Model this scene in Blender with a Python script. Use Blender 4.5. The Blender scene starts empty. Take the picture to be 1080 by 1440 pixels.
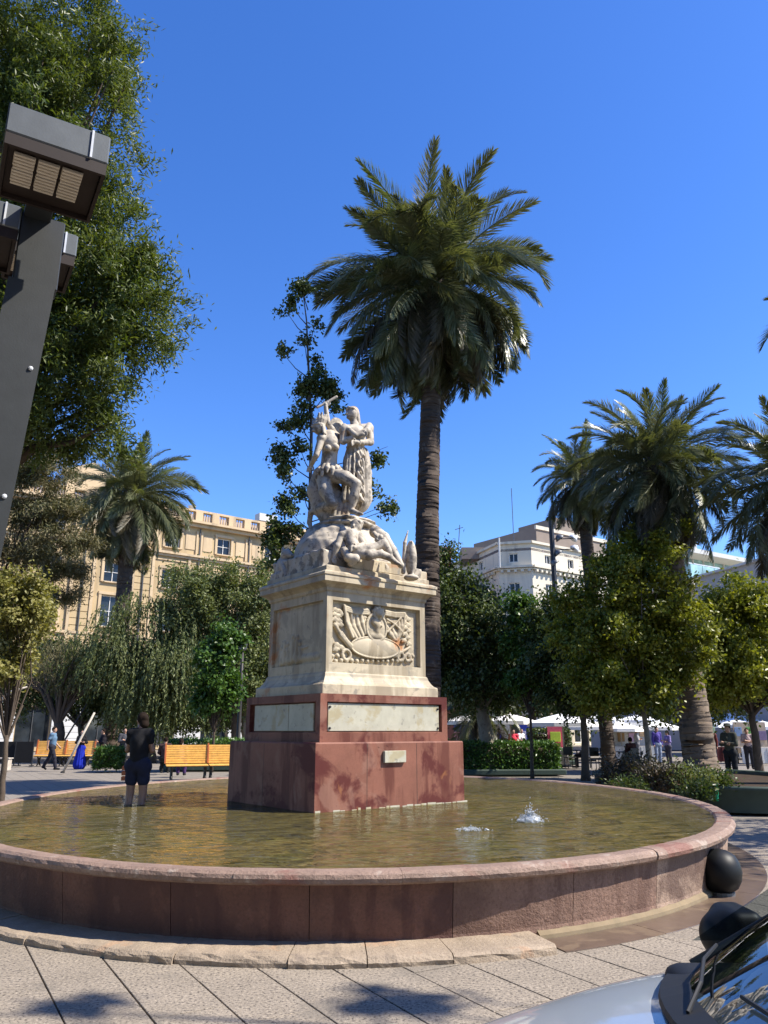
import bpy, bmesh, math, random
import numpy as np
from mathutils import Vector, Matrix

R = math.radians
S = bpy.context.scene
COL = S.collection
random.seed(7)
rng = np.random.default_rng(7)

# ------------------------------------------------------------------ camera
F_PX, CAM_H = 1095.0, 1.6
PITCH = math.atan(307 / F_PX)
cam_d = bpy.data.cameras.new('camera')
cam = bpy.data.objects.new('camera', cam_d)
COL.objects.link(cam)
cam.location = (0, 0, CAM_H)
cam.rotation_euler = (math.pi / 2 + PITCH, 0, 0)
cam_d.sensor_fit = 'VERTICAL'
cam_d.sensor_height = 24
cam_d.lens = F_PX / 1440 * 24
cam_d.clip_start = 0.05
cam_d.clip_end = 3000
S.camera = cam

# ------------------------------------------------------------------ sky, sun, exposure
SUN_EL, SUN_AZ = 48.0, -8.0            # azimuth counted from +X towards +Y
world = bpy.data.worlds.new('World')
S.world = world
world.use_nodes = True
wn = world.node_tree.nodes
wn.clear()
sky = wn.new('ShaderNodeTexSky')
sky.sky_type = 'NISHITA'
sky.sun_disc = False
sky.sun_elevation = R(SUN_EL)
sky.sun_rotation = R(90 - SUN_AZ)
sky.altitude = 600
sky.air_density = 1.0
sky.dust_density = 0.35
sky.ozone_density = 4.0
hs = wn.new('ShaderNodeHueSaturation')
hs.inputs['Saturation'].default_value = 1.25
hs.inputs['Hue'].default_value = 0.513
bg = wn.new('ShaderNodeBackground')
bg.inputs['Strength'].default_value = 0.145
wo = wn.new('ShaderNodeOutputWorld')
wl = world.node_tree.links
wl.new(sky.outputs[0], hs.inputs['Color'])
wl.new(hs.outputs[0], bg.inputs['Color'])
wl.new(bg.outputs[0], wo.inputs['Surface'])

sun_d = bpy.data.lights.new('sun', 'SUN')
sun_d.energy = 5.0
sun_d.angle = R(0.53)
sun_d.color = (1.0, 0.93, 0.82)
sun = bpy.data.objects.new('sun', sun_d)
COL.objects.link(sun)
sun_dir = Vector((math.cos(R(SUN_EL)) * math.cos(R(SUN_AZ)), math.cos(R(SUN_EL)) * math.sin(R(SUN_AZ)), math.sin(R(SUN_EL))))
sun.rotation_euler = (-sun_dir).to_track_quat('-Z', 'Y').to_euler()
sun.location = sun_dir * 60

S.view_settings.view_transform = 'Standard'
S.view_settings.look = 'None'
S.view_settings.exposure = 0.95
S.view_settings.gamma = 1.0
S.view_settings.use_curve_mapping = False
S.cycles.max_bounces = 6
S.cycles.transparent_max_bounces = 12

# ------------------------------------------------------------------ construction helpers
_c, _s = math.cos(PITCH), math.sin(PITCH)
def sight(px, py):
    x, y = (px - 540) / F_PX, (720 - py) / F_PX
    return np.array([x, _c - _s * y, _s + _c * y])
def at_z(px, py, z=0.0):
    r = sight(px, py)
    return np.array([0, 0, CAM_H]) + (z - CAM_H) / r[2] * r
def at_y(px, py, Y):
    r = sight(px, py)
    return np.array([0, 0, CAM_H]) + Y / r[1] * r

class MB:
    """collects vertices and faces of ONE mesh"""
    def __init__(self):
        self.v, self.f = [], []
    def add(self, vs, fs):
        o = len(self.v)
        self.v += [tuple(float(c) for c in p) for p in vs]
        self.f += [tuple(i + o for i in q) for q in fs]
        return self
    def box(self, c, s, rz=0.0, rot=None, ch=0.0):
        """box centred at c with full sizes s; ch = chamfer of the vertical and top edges"""
        hx, hy, hz = s[0] / 2, s[1] / 2, s[2] / 2
        m = rot if rot is not None else Matrix.Rotation(rz, 3, 'Z')
        if ch <= 0:
            vs = [(x, y, z) for z in (-hz, hz) for y in (-hy, hy) for x in (-hx, hx)]
            fs = [(0, 2, 3, 1), (4, 5, 7, 6), (0, 1, 5, 4), (2, 6, 7, 3), (0, 4, 6, 2), (1, 3, 7, 5)]
        else:
            def ring(ix, iy, z):
                a, b = hx - ix, hy - iy
                k = ch
                return [(-a + k, -b, z), (a - k, -b, z), (a, -b + k, z), (a, b - k, z), (a - k, b, z), (-a + k, b, z), (-a, b - k, z), (-a, -b + k, z)]
            vs = ring(ch, ch, -hz) + ring(0, 0, -hz + ch) + ring(0, 0, hz - ch) + ring(ch, ch, hz)
            fs = [tuple(range(7, -1, -1)), tuple(range(24, 32))]
            for l in range(3):
                for i in range(8):
                    j = (i + 1) % 8
                    fs.append((l * 8 + i, l * 8 + j, l * 8 + 8 + j, l * 8 + 8 + i))
        c = Vector(c)
        return self.add([m @ Vector(p) + c for p in vs], fs)
    def tube(self, pts, rad, n=8, cap=True):
        pts = [Vector(p) for p in pts]
        if not hasattr(rad, '__len__'):
            rad = [rad] * len(pts)
        vs, fs = [], []
        prev = None
        for i, p in enumerate(pts):
            d = (pts[min(i + 1, len(pts) - 1)] - pts[max(i - 1, 0)])
            d = d.normalized() if d.length > 1e-9 else Vector((0, 0, 1))
            if prev is None:
                a = Vector((1, 0, 0)) if abs(d.x) < .9 else Vector((0, 1, 0))
            else:
                a = prev
            a = (a - d * a.dot(d)).normalized()
            prev = a
            b = d.cross(a)
            for k in range(n):
                t = 2 * math.pi * k / n
                vs.append(p + (a * math.cos(t) + b * math.sin(t)) * rad[i])
        for i in range(len(pts) - 1):
            for k in range(n):
                l = (k + 1) % n
                fs.append((i * n + k, i * n + l, i * n + n + l, i * n + n + k))
        if cap:
            fs.append(tuple(range(n - 1, -1, -1)))
            fs.append(tuple(range((len(pts) - 1) * n, len(pts) * n)))
        return self.add(vs, fs)
    def lathe(self, prof, c=(0, 0, 0), n=16, wob=0.0, sx=1, sy=1):
        vs, fs = [], []
        for (r, z) in prof:
            for k in range(n):
                t = 2 * math.pi * k / n
                vs.append((c[0] + r * math.cos(t) * sx, c[1] + r * math.sin(t) * sy, c[2] + z))
        m = len(prof)
        for i in range(m - 1):
            for k in range(n):
                l = (k + 1) % n
                fs.append((i * n + k, i * n + l, i * n + n + l, i * n + n + k))
        fs.append(tuple(range(n - 1, -1, -1)))
        fs.append(tuple(range((m - 1) * n, m * n)))
        return self.add(vs, fs)
    def prism(self, poly, z0, z1):
        n = len(poly)
        vs = [(x, y, z0) for x, y in poly] + [(x, y, z1) for x, y in poly]
        fs = [tuple(range(n - 1, -1, -1)), tuple(range(n, 2 * n))]
        for i in range(n):
            j = (i + 1) % n
            fs.append((i, j, n + j, n + i))
        return self.add(vs, fs)
    def mesh(self, name, mat, smooth=False):
        me = bpy.data.meshes.new(name)
        me.from_pydata(self.v, [], self.f)
        if mat: me.materials.append(mat)
        if smooth: me.polygons.foreach_set('use_smooth', [True] * len(me.polygons))
        me.update()
        return me

def link(name, me, parent=None, loc=(0, 0, 0), rot=(0, 0, 0)):
    o = bpy.data.objects.new(name, me)
    COL.objects.link(o)
    o.location = loc
    o.rotation_euler = rot
    if parent is not None: o.parent = parent
    return o
def obj(name, mb, mat, parent=None, smooth=False, loc=(0, 0, 0), rot=(0, 0, 0)):
    return link(name, mb.mesh(name, mat, smooth), parent, loc, rot)
def tag(o, label, cat, group=None):
    o['label'] = label
    o['category'] = cat
    if group: o['group'] = group
    return o
def thing(name, label, cat, loc=(0, 0, 0), rz=0.0, group=None):
    o = bpy.data.objects.new(name, None)
    COL.objects.link(o)
    o.empty_display_size = .2
    o.location = loc
    o.rotation_euler = (0, 0, rz)
    return tag(o, label, cat, group)
def structure(o):
    o['kind'] = 'structure'
    return o
def stuff(o):
    o['kind'] = 'stuff'
    return o
def copy_tree(o, parent=None):
    c = o.copy()
    COL.objects.link(c)
    if parent is not None: c.parent = parent
    for ch in list(o.children): copy_tree(ch, c)
    return c
def relabel(o, label, loc, rz):
    o['label'] = label
    o.location = loc
    o.rotation_euler = (0, 0, rz)
    return o

def raw_mesh(name, verts, faces, mat, smooth=False):
    """fast mesh from numpy arrays; faces (n,k) with one k"""
    me = bpy.data.meshes.new(name)
    verts = np.ascontiguousarray(verts, dtype=np.float32)
    faces = np.ascontiguousarray(faces, dtype=np.int32)
    n, k = faces.shape
    me.vertices.add(len(verts))
    me.vertices.foreach_set('co', verts.ravel())
    me.loops.add(n * k)
    me.loops.foreach_set('vertex_index', faces.ravel())
    me.polygons.add(n)
    me.polygons.foreach_set('loop_start', np.arange(0, n * k, k, dtype=np.int32))
    if smooth: me.polygons.foreach_set('use_smooth', np.ones(n, dtype=bool))
    me.materials.append(mat)
    me.update(calc_edges=True)
    return me

# ------------------------------------------------------------------ sculpting by signed distance
class Clay:
    soft = 1.0
    def __init__(self):
        self.p = []
    def cap(self, a, b, ra, rb=None, k=.03):
        self.p.append(('c', np.array(a, float), np.array(b, float), ra, ra if rb is None else rb, k)); return self
    def chain(self, pts, rads, k=.03):
        for i in range(len(pts) - 1): self.cap(pts[i], pts[i + 1], rads[i], rads[i + 1], k)
        return self
    def ell(self, c, r, rot=None, k=.03):
        self.p.append(('e', np.array(c, float), np.array(r, float), None if rot is None else np.array(rot), None, k)); return self
    def block(self, c, h, rot=None, rd=.02, k=.02):
        self.p.append(('b', np.array(c, float), np.array(h, float), None if rot is None else np.array(rot), rd, k)); return self
    def bounds(self):
        lo, hi = [], []
        for q in self.p:
            if q[0] == 'c':
                m = max(q[3], q[4])
                lo.append(np.minimum(q[1], q[2]) - m); hi.append(np.maximum(q[1], q[2]) + m)
            else:
                m = q[2] if q[3] is None else np.full(3, np.linalg.norm(q[2]))
                lo.append(q[1] - m); hi.append(q[1] + m)
        return np.min(lo, 0), np.max(hi, 0)
    def build(self, vox, disp=None, cut=None, pad=None):
        lo, hi = self.bounds()
        pad = pad or vox * 4
        lo, hi = lo - pad, hi + pad
        n = np.ceil((hi - lo) / vox).astype(int) + 1
        ax = [(lo[i] + vox * np.arange(n[i])).astype(np.float32) for i in range(3)]
        P = np.stack(np.meshgrid(*ax, indexing='ij'), -1)
        D = None
        for q in self.p:
            if q[0] == 'c':
                a, b = q[1].astype(np.float32), q[2].astype(np.float32)
                ab = b - a
                l2 = float(ab @ ab) + 1e-9
                t = np.clip(((P - a) @ ab) / l2, 0, 1)
                d = np.linalg.norm(P - a - t[..., None] * ab, axis=-1) - (q[3] + (q[4] - q[3]) * t)
            else:
                L = P - q[1].astype(np.float32)
                if q[3] is not None: L = L @ q[3].astype(np.float32)
                if q[0] == 'e':
                    r = q[2].astype(np.float32)
                    k0 = np.linalg.norm(L / r, axis=-1)
                    k1 = np.linalg.norm(L / (r * r), axis=-1) + 1e-9
                    d = k0 * (k0 - 1) / k1
                else:
                    w = np.abs(L) - (q[2] - q[4]).astype(np.float32)
                    d = np.linalg.norm(np.maximum(w, 0), axis=-1) + np.minimum(w.max(-1), 0) - q[4]
            if D is None: D = d
            else:
                k = q[5] * self.soft
                if k <= 0: D = np.minimum(D, d)
                else:
                    h = np.clip(.5 + .5 * (d - D) / k, 0, 1)
                    D = d * (1 - 0) * 1.0 * (1 - h) + D * h - k * h * (1 - h)
        if disp is not None: D = D + disp(P)
        if cut is not None: D = np.maximum(D, cut(P))
        return nets(D, lo, vox)

def nets(D, lo, vox):
    neg = D < 0
    nx, ny, nz = D.shape
    cs = [(i, j, k) for i in (0, 1) for j in (0, 1) for k in (0, 1)]
    cnt = sum(neg[i:nx - 1 + i, j:ny - 1 + j, k:nz - 1 + k].astype(np.int8) for i, j, k in cs)
    act = (cnt > 0) & (cnt < 8)
    I = np.argwhere(act)
    idx = np.full(act.shape, -1, np.int64)
    idx[act] = np.arange(len(I))
    acc = np.zeros((len(I), 3)); num = np.zeros(len(I))
    val = {c: D[I[:, 0] + c[0], I[:, 1] + c[1], I[:, 2] + c[2]] for c in cs}
    for a in cs:
        for ax in range(3):
            if a[ax]: continue
            b = list(a); b[ax] = 1; b = tuple(b)
            va, vb = val[a], val[b]
            m = (va < 0) != (vb < 0)
            t = np.where(m, va / np.where(np.abs(va - vb) < 1e-12, 1, va - vb), 0)
            p = np.zeros((len(I), 3)); p[:] = a; p[:, ax] = t
            acc += p * m[:, None]; num += m
    V = lo + (I + acc / num[:, None]) * vox
    Fs = []
    for ax in range(3):
        u, w = [(1, 2), (2, 0), (0, 1)][ax]
        sl0 = [slice(None)] * 3; sl1 = [slice(None)] * 3
        sl0[ax] = slice(0, -1); sl1[ax] = slice(1, None)
        e = neg[tuple(sl0)] != neg[tuple(sl1)]
        E = np.argwhere(e)
        E = E[(E[:, u] > 0) & (E[:, w] > 0) & (E[:, u] < D.shape[u] - 1) & (E[:, w] < D.shape[w] - 1)]
        if not len(E): continue
        def cell(du, dw):
            Q = E.copy(); Q[:, u] -= du; Q[:, w] -= dw
            return idx[Q[:, 0], Q[:, 1], Q[:, 2]]
        q = np.stack([cell(1, 1), cell(0, 1), cell(0, 0), cell(1, 0)], 1)
        fl = neg[E[:, 0], E[:, 1], E[:, 2]]
        q[~fl] = q[~fl][:, ::-1]
        Fs.append(q)
    return V, np.concatenate(Fs)

def sculpt(name, clay, vox, mat, parent=None, disp=None, cut=None):
    V, Q = clay.build(vox, disp, cut)
    return link(name, raw_mesh(name, V, Q, mat, True), parent)

# ------------------------------------------------------------------ materials
class G:
    """tiny node-graph helper"""
    def __init__(self, name):
        self.m = bpy.data.materials.new(name)
        self.m.use_nodes = True
        self.t = self.m.node_tree
        self.t.nodes.clear()
        self.out = self.n('ShaderNodeOutputMaterial')
    def n(self, typ, **kw):
        nd = self.t.nodes.new(typ)
        for k, v in kw.items(): setattr(nd, k, v)
        return nd
    def l(self, a, b): self.t.links.new(a, b)
    def pos(self, scale=(1, 1, 1), rot=(0, 0, 0)):
        g = self.n('ShaderNodeNewGeometry')
        mp = self.n('ShaderNodeMapping')
        mp.inputs['Scale'].default_value = scale
        mp.inputs['Rotation'].default_value = rot
        self.l(g.outputs['Position'], mp.inputs['Vector'])
        return mp.outputs[0]
    def noise(self, vec, scale, detail=5, rough=.6, dist=0):
        x = self.n('ShaderNodeTexNoise')
        x.inputs['Scale'].default_value = scale
        x.inputs['Detail'].default_value = detail
        x.inputs['Roughness'].default_value = rough
        x.inputs['Distortion'].default_value = dist
        if vec is not None: self.l(vec, x.inputs['Vector'])
        return x.outputs['Fac']
    def ramp(self, fac, stops):
        x = self.n('ShaderNodeValToRGB')
        e = x.color_ramp.elements
        while len(e) < len(stops): e.new(.5)
        for i, (p, c) in enumerate(stops):
            e[i].position = p
            e[i].color = (*c, 1) if len(c) == 3 else c
        self.l(fac, x.inputs['Fac'])
        return x.outputs['Color']
    def mix(self, fac, a, b, mode='MIX'):
        x = self.n('ShaderNodeMix', data_type='RGBA', blend_type=mode)
        for s, v in ((x.inputs[0], fac), (x.inputs[6], a), (x.inputs[7], b)):
            if hasattr(v, 'links'): self.l(v, s)
            elif isinstance(v, (int, float)): s.default_value = v
            else: s.default_value = (*v, 1)
        return x.outputs[2]
    def bsdf(self, color=None, rough=.7, metal=0, spec=.4, normal=None, coat=0, **kw):
        b = self.n('ShaderNodeBsdfPrincipled')
        if color is not None:
            if hasattr(color, 'links'): self.l(color, b.inputs['Base Color'])
            else: b.inputs['Base Color'].default_value = (*color, 1)
        if hasattr(rough, 'links'): self.l(rough, b.inputs['Roughness'])
        else: b.inputs['Roughness'].default_value = rough
        b.inputs['Metallic'].default_value = metal
        b.inputs['Specular IOR Level'].default_value = spec
        b.inputs['Coat Weight'].default_value = coat
        b.inputs['Coat Roughness'].default_value = .04
        if normal is not None: self.l(normal, b.inputs['Normal'])
        self.l(b.outputs[0], self.out.inputs['Surface'])
        return b
    def bump(self, h, strength=.3, dist=.02):
        x = self.n('ShaderNodeBump')
        x.inputs['Strength'].default_value = strength
        x.inputs['Distance'].default_value = dist
        self.l(h, x.inputs['Height'])
        return x.outputs[0]

def shade(c, k): return tuple(min(1, x * k) for x in c)

def stone(name, c, var=.35, scale=2.0, grain=120, rough=.75, bump=.4, bd=.004, spec=.35, stain=None, speck=.0, speckc=(.02, .02, .02), streak=None):
    c = shade(c, .80)
    if stain is not None: stain = [(shade(q[0], .8),) + tuple(q[1:]) for q in (stain if isinstance(stain, list) else [stain])]
    if streak is not None: streak = (shade(streak[0], .8),) + tuple(streak[1:])
    speckc = shade(speckc, .8)
    g = G(name)
    p = g.pos()
    col = g.ramp(g.noise(p, scale, 6, .65), [(.25, shade(c, 1 - var)), (.75, shade(c, 1 + var * .6))])
    fine = g.noise(p, grain, 3, .7)
    if speck > 0:
        col = g.mix(g.ramp(fine, [(.36, (speck,) * 3), (.47, (0, 0, 0))]), col, speckc)
        col = g.mix(g.ramp(fine, [(.56, (0, 0, 0)), (.68, (speck * .7,) * 3)]), col, shade(c, 1.7))
    if streak is not None:
        q = g.pos((streak[1], streak[1], streak[1] * .12))
        col = g.mix(g.ramp(g.noise(q, 1.0, 4, .6), [(streak[2] - .02, (0, 0, 0)), (streak[2] + .07, (streak[3],) * 3)]), col, streak[0])
    if stain is not None:
        for (sc, ss, st, sa) in (stain if isinstance(stain, list) else [stain]):
            col = g.mix(g.ramp(g.noise(p, ss, 7, .6, .4), [(st, (0, 0, 0)), (st + .07, (min(1, sa * 1.2),) * 3)]), col, sc)
    h = g.mix(.5, fine, g.noise(p, grain * .2, 4, .6))
    g.bsdf(col, rough, 0, spec, g.bump(h, bump, bd))
    return g.m

def plain(name, c, rough=.5, metal=0, spec=.4, var=.15, scale=6, coat=0, bump=0):
    g = G(name)
    p = g.pos()
    col = g.ramp(g.noise(p, scale, 5), [(.3, shade(c, 1 - var)), (.7, shade(c, 1 + var))])
    nm = g.bump(g.noise(p, scale * 10, 3), bump, .003) if bump else None
    g.bsdf(col, rough, metal, spec, nm, coat)
    return g.m

def leafy(name, cols, trans=.35, rough=.45, spec=.35, vary=.6):
    """cols: ramp over a random value per leaf"""
    g = G(name)
    geo = g.n('ShaderNodeNewGeometry')
    fac = geo.outputs['Random Per Island']
    col = g.ramp(fac, [(i / max(1, len(cols) - 1), c) for i, c in enumerate(cols)])
    col = g.mix(g.ramp(g.noise(g.pos(), vary, 3), [(.35, (0, 0, 0)), (.7, (.55,) * 3)]), col, shade(cols[-1], .9))
    b = g.bsdf(col, rough, 0, spec)
    tr = g.n('ShaderNodeBsdfTranslucent')
    g.l(g.mix(1.0, col, (1.0, 1.0, .35), 'MULTIPLY'), tr.inputs['Color'])
    mx = g.n('ShaderNodeMixShader')
    mx.inputs[0].default_value = trans
    g.l(b.outputs[0], mx.inputs[1]); g.l(tr.outputs[0], mx.inputs[2])
    g.l(mx.outputs[0], g.out.inputs['Surface'])
    return g.m

def glass_dark(name, c=(.03, .04, .05)):
    g = G(name)
    g.bsdf(g.ramp(g.noise(g.pos(), .7, 2), [(.35, shade(c, .5)), (.7, shade(c, 2.0))]), .06, 0, .45)
    return g.m

M = {}
M['marble'] = stone('marble', (.57, .485, .34), .25, 3.0, 90, .6, .4, .006, stain=[((.46, .20, .07), 1.3, .60, .75), ((.34, .29, .21), 2.6, .54, .6), ((.24, .22, .18), 7.0, .60, .6)], streak=((.28, .22, .14), 3.2, .52, .65))
M['statue_marble'] = stone('statue_marble', (.56, .49, .385), .25, 5.0, 110, .62, .5, .006, stain=[((.22, .19, .15), 5.5, .52, .75), ((.40, .24, .12), 2.2, .60, .55), ((.16, .145, .12), 14, .58, .6)])
M['plaque_stone'] = stone('plaque_stone', (.50, .475, .37), .22, 4.0, 150, .5, .2, .003, stain=[((.38, .30, .14), 3.0, .52, .5), ((.22, .21, .18), 9.0, .60, .6)])
M['red_granite'] = stone('red_granite', (.265, .110, .074), .35, 1.6, 160, .6, .2, .003, .18, stain=[((.10, .022, .018), 1.5, .50, .8), ((.30, .165, .12), 1.9, .57, .4), ((.34, .14, .05), 2.8, .66, .5), ((.06, .02, .015), 9, .66, .6)], speck=.4, speckc=(.07, .02, .015), streak=((.10, .026, .018), 3.4, .52, .75))
M['coping'] = stone('coping', (.31, .21, .16), .3, 3.0, 42, .7, 1.0, .018, .4, stain=[((.22, .07, .05), 2.0, .56, .5), ((.48, .40, .33), 5.0, .6, .5)], speck=.35, speckc=(.10, .055, .045))
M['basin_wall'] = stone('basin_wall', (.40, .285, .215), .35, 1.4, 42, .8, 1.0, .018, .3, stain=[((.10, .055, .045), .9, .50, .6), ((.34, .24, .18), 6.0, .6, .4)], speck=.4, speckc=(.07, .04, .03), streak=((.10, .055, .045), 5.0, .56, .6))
M['basin_wall_red_shade'] = stone('basin_wall_red_shade', (.20, .10, .072), .3, 1.4, 42, .75, 1.0, .018, .3, stain=[((.09, .045, .04), .9, .50, .6), ((.22, .12, .09), 6.0, .6, .35)], speck=.3, speckc=(.06, .03, .025), streak=((.09, .04, .035), 5.0, .56, .6))  # left and front panels: redder stone, with the wall's shade darkened into the colour
M['basin_wall_half_shade'] = stone('basin_wall_brown_shade', (.29, .18, .135), .35, 1.4, 42, .8, 1.0, .018, .3, stain=[((.14, .08, .062), .9, .50, .6), ((.34, .22, .165), 6.0, .6, .4)], speck=.4, speckc=(.08, .045, .035), streak=((.14, .075, .055), 5.0, .56, .6))  # in-between panels: part of the wall's shade put into the colour
M['kerb'] = stone('kerb', (.39, .31, .23), .3, 3.5, 45, .85, 1.0, .016, .3, stain=[((.50, .30, .18), 2.4, .58, .4), ((.2, .16, .13), 4.0, .6, .5)], speck=.3, speckc=(.14, .10, .08))
M['slab'] = stone('slab', (.325, .275, .218), .22, 1.6, 48, .9, 1.0, .010, .25, stain=[((.20, .175, .145), 1.3, .56, .45), ((.12, .105, .09), 7.0, .67, .5)], speck=1.0, speckc=(.075, .065, .058))
M['moulding'] = stone('moulding', (.26, .20, .125), .25, 4, 60, .8, .5, .006, .3, stain=((.2, .16, .1), 3, .55, .5))
M['wet_stone'] = stone('wet_stone', (.15, .105, .08), .4, 2.0, 60, .32, .5, .004, .5, stain=((.22, .16, .11), 2.6, .55, .6))
M['pool_floor'] = stone('pool_floor', (.27, .155, .07), .4, 1.3, 30, .8, .4, .008, .2, stain=[((.16, .15, .055), .55, .50, .7), ((.42, .26, .13), 2.2, .6, .6)])

# plaza ground beyond the separate slabs: the same stone, joints by texture
def ground_mat():
    g = G('plaza_stone')
    p = g.pos((1, 1, 1), (0, 0, R(60)))
    br = g.n('ShaderNodeTexBrick')
    br.inputs['Scale'].default_value = 1.0
    br.inputs['Brick Width'].default_value = .89
    br.inputs['Row Height'].default_value = .445
    br.inputs['Mortar Size'].default_value = .008
    br.inputs['Color1'].default_value = (.225, .196, .160, 1)
    br.inputs['Color2'].default_value = (.205, .178, .146, 1)
    br.inputs['Mortar'].default_value = (.06, .055, .05, 1)
    g.l(p, br.inputs['Vector'])
    w = g.pos()
    col = g.mix(g.ramp(g.noise(w, .35, 6), [(.4, (0, 0, 0)), (.7, (.6,) * 3)]), br.outputs['Color'], (.20, .175, .145))
    col = g.mix(g.ramp(g.noise(w, 60, 3), [(.36, (.5,) * 3), (.47, (0, 0, 0))]), col, (.09, .083, .075))
    g.bsdf(col, .85, 0, .3, g.bump(g.noise(w, 60, 3), .4, .004))
    return g.m
M['ground'] = ground_mat()

def water_mat():
    g = G('fountain_water')
    p = g.pos((.75, 1.5, 1), (0, 0, R(5)))
    n1 = g.noise(p, 1.7, 2, .5, .8)
    n2 = g.noise(p, 5.5, 3, .55, .5)
    h = g.mix(.28, n1, n2)
    bp = g.bump(h, 1.0, .34)
    fr = g.n('ShaderNodeFresnel'); fr.inputs['IOR'].default_value = 1.33
    g.l(bp, fr.inputs['Normal'])
    tr = g.n('ShaderNodeBsdfTransparent'); tr.inputs['Color'].default_value = (.72, .76, .48, 1)
    mud = g.n('ShaderNodeBsdfDiffuse'); mud.inputs['Color'].default_value = (.205, .170, .064, 1)
    g.l(bp, mud.inputs['Normal'])
    m0 = g.n('ShaderNodeMixShader'); m0.inputs[0].default_value = .36
    g.l(tr.outputs[0], m0.inputs[1]); g.l(mud.outputs[0], m0.inputs[2])
    gl = g.n('ShaderNodeBsdfGlossy'); gl.inputs['Roughness'].default_value = .03
    g.l(bp, gl.inputs['Normal'])
    m1 = g.n('ShaderNodeMixShader')
    g.l(fr.outputs[0], m1.inputs[0]); g.l(m0.outputs[0], m1.inputs[1]); g.l(gl.outputs[0], m1.inputs[2])
    g.l(m1.outputs[0], g.out.inputs['Surface'])
    return g.m
M['water'] = water_mat()
def foam_mat():
    g = G('foam')
    d = g.n('ShaderNodeBsdfDiffuse'); d.inputs['Color'].default_value = (.55, .58, .60, 1)
    t = g.n('ShaderNodeBsdfTransparent')
    gl = g.n('ShaderNodeBsdfGlossy'); gl.inputs['Roughness'].default_value = .08
    m = g.n('ShaderNodeMixShader'); m.inputs[0].default_value = .5
    g.l(t.outputs[0], m.inputs[1]); g.l(d.outputs[0], m.inputs[2])
    m2 = g.n('ShaderNodeMixShader'); m2.inputs[0].default_value = .15
    g.l(m.outputs[0], m2.inputs[1]); g.l(gl.outputs[0], m2.inputs[2])
    g.l(m2.outputs[0], g.out.inputs['Surface'])
    return g.m
M['foam'] = foam_mat()

M['palm_leaf'] = leafy('palm_leaf', [(.062, .080, .036), (.105, .125, .056), (.21, .215, .12)], .28, .36, .42)
M['palm_leaf_new'] = leafy('palm_leaf_new', [(.085, .115, .026), (.14, .165, .05)], .3, .38, .5)
M['palm_leaf_old'] = leafy('palm_leaf_old', [(.035, .040, .018), (.06, .055, .03), (.14, .11, .07)], .15, .5, .4)
M['palm_bark'] = stone('palm_bark', (.085, .064, .050), .35, 2.5, 40, .9, .8, .02, .2, stain=((.2, .17, .14), 3, .58, .5))
M['palm_bark_pale'] = stone('palm_bark_pale', (.22, .17, .13), .35, 3, 40, .9, .8, .02, .2, stain=((.10, .08, .06), 3, .55, .6))
M['bark'] = stone('bark', (.11, .085, .065), .35, 5, 40, .95, .9, .02, .2)
M['bark_pale'] = stone('bark_pale', (.26, .23, .18), .35, 5, 40, .9, .8, .02, .2, stain=((.11, .09, .07), 6, .56, .6))
M['leaf_feather'] = leafy('leaf_feather', [(.052, .085, .018), (.085, .120, .024), (.145, .170, .045)], .42, .45)
M['leaf_weep'] = leafy('leaf_weep', [(.075, .105, .034), (.12, .15, .048), (.19, .21, .08)], .35, .5)
M['leaf_mid'] = leafy('leaf_mid', [(.035, .060, .018), (.060, .090, .024), (.085, .115, .034)], .35, .4)
M['leaf_dark'] = leafy('leaf_dark', [(.034, .056, .018), (.060, .090, .026), (.11, .14, .046)], .32, .38)
M['leaf_lime'] = leafy('leaf_lime', [(.10, .135, .016), (.18, .21, .026), (.31, .31, .05)], .42, .36)
M['leaf_olive'] = leafy('leaf_olive', [(.14, .145, .035), (.23, .225, .06), (.32, .29, .11)], .35, .5)
M['leaf_green'] = leafy('leaf_green', [(.04, .085, .02), (.065, .13, .026), (.10, .19, .04)], .35, .35)
M['leaf_needle'] = leafy('leaf_needle', [(.045, .06, .02), (.085, .09, .03), (.19, .155, .075)], .2, .6)
M['leaf_purple'] = leafy('leaf_purple', [(.05, .03, .025), (.05, .055, .025), (.09, .07, .05)], .25, .5)
M['twig'] = plain('twig', (.20, .14, .10), .9, 0, .2, .3)

M['tan'] = stone('tan_stucco', (.58, .435, .245), .12, .6, 25, .9, .2, .01, .2, streak=((.30, .23, .15), .8, .56, .4))
M['tan_pale'] = stone('tan_trim', (.66, .50, .31), .12, .8, 25, .85, .2, .01, .2, streak=((.30, .24, .17), .9, .56, .5))
M['cream_wall'] = stone('cream_wall', (.76, .69, .55), .10, .4, 20, .9, .2, .01, .2, streak=((.36, .34, .30), .6, .58, .5))
M['white_wall'] = stone('white_wall', (.66, .66, .64), .10, .5, 20, .85, .15, .01, .2)
M['brown_wall'] = stone('brown_wall', (.30, .245, .20), .15, .5, 20, .9, .2, .01, .2)
M['brick_red'] = stone('brick_red', (.30, .12, .08), .2, 2, 25, .9, .2, .01, .2)
M['grey_wall'] = stone('grey_wall', (.47, .46, .46), .1, .5, 20, .9, .15, .01, .2)
M['roof_metal'] = plain('roof_metal', (.26, .21, .19), .6, .2, .4, .2, 2)
M['frame_white'] = plain('frame_white', (.70, .69, .65), .5)
M['frame_dark'] = plain('frame_dark', (.07, .07, .07), .5)
M['pane'] = glass_dark('window_glass', (.016, .020, .024))
M['pane_green'] = glass_dark('balcony_glass', (.20, .32, .32))
M['shutter'] = plain('shutter', (.42, .33, .22), .7)

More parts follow.
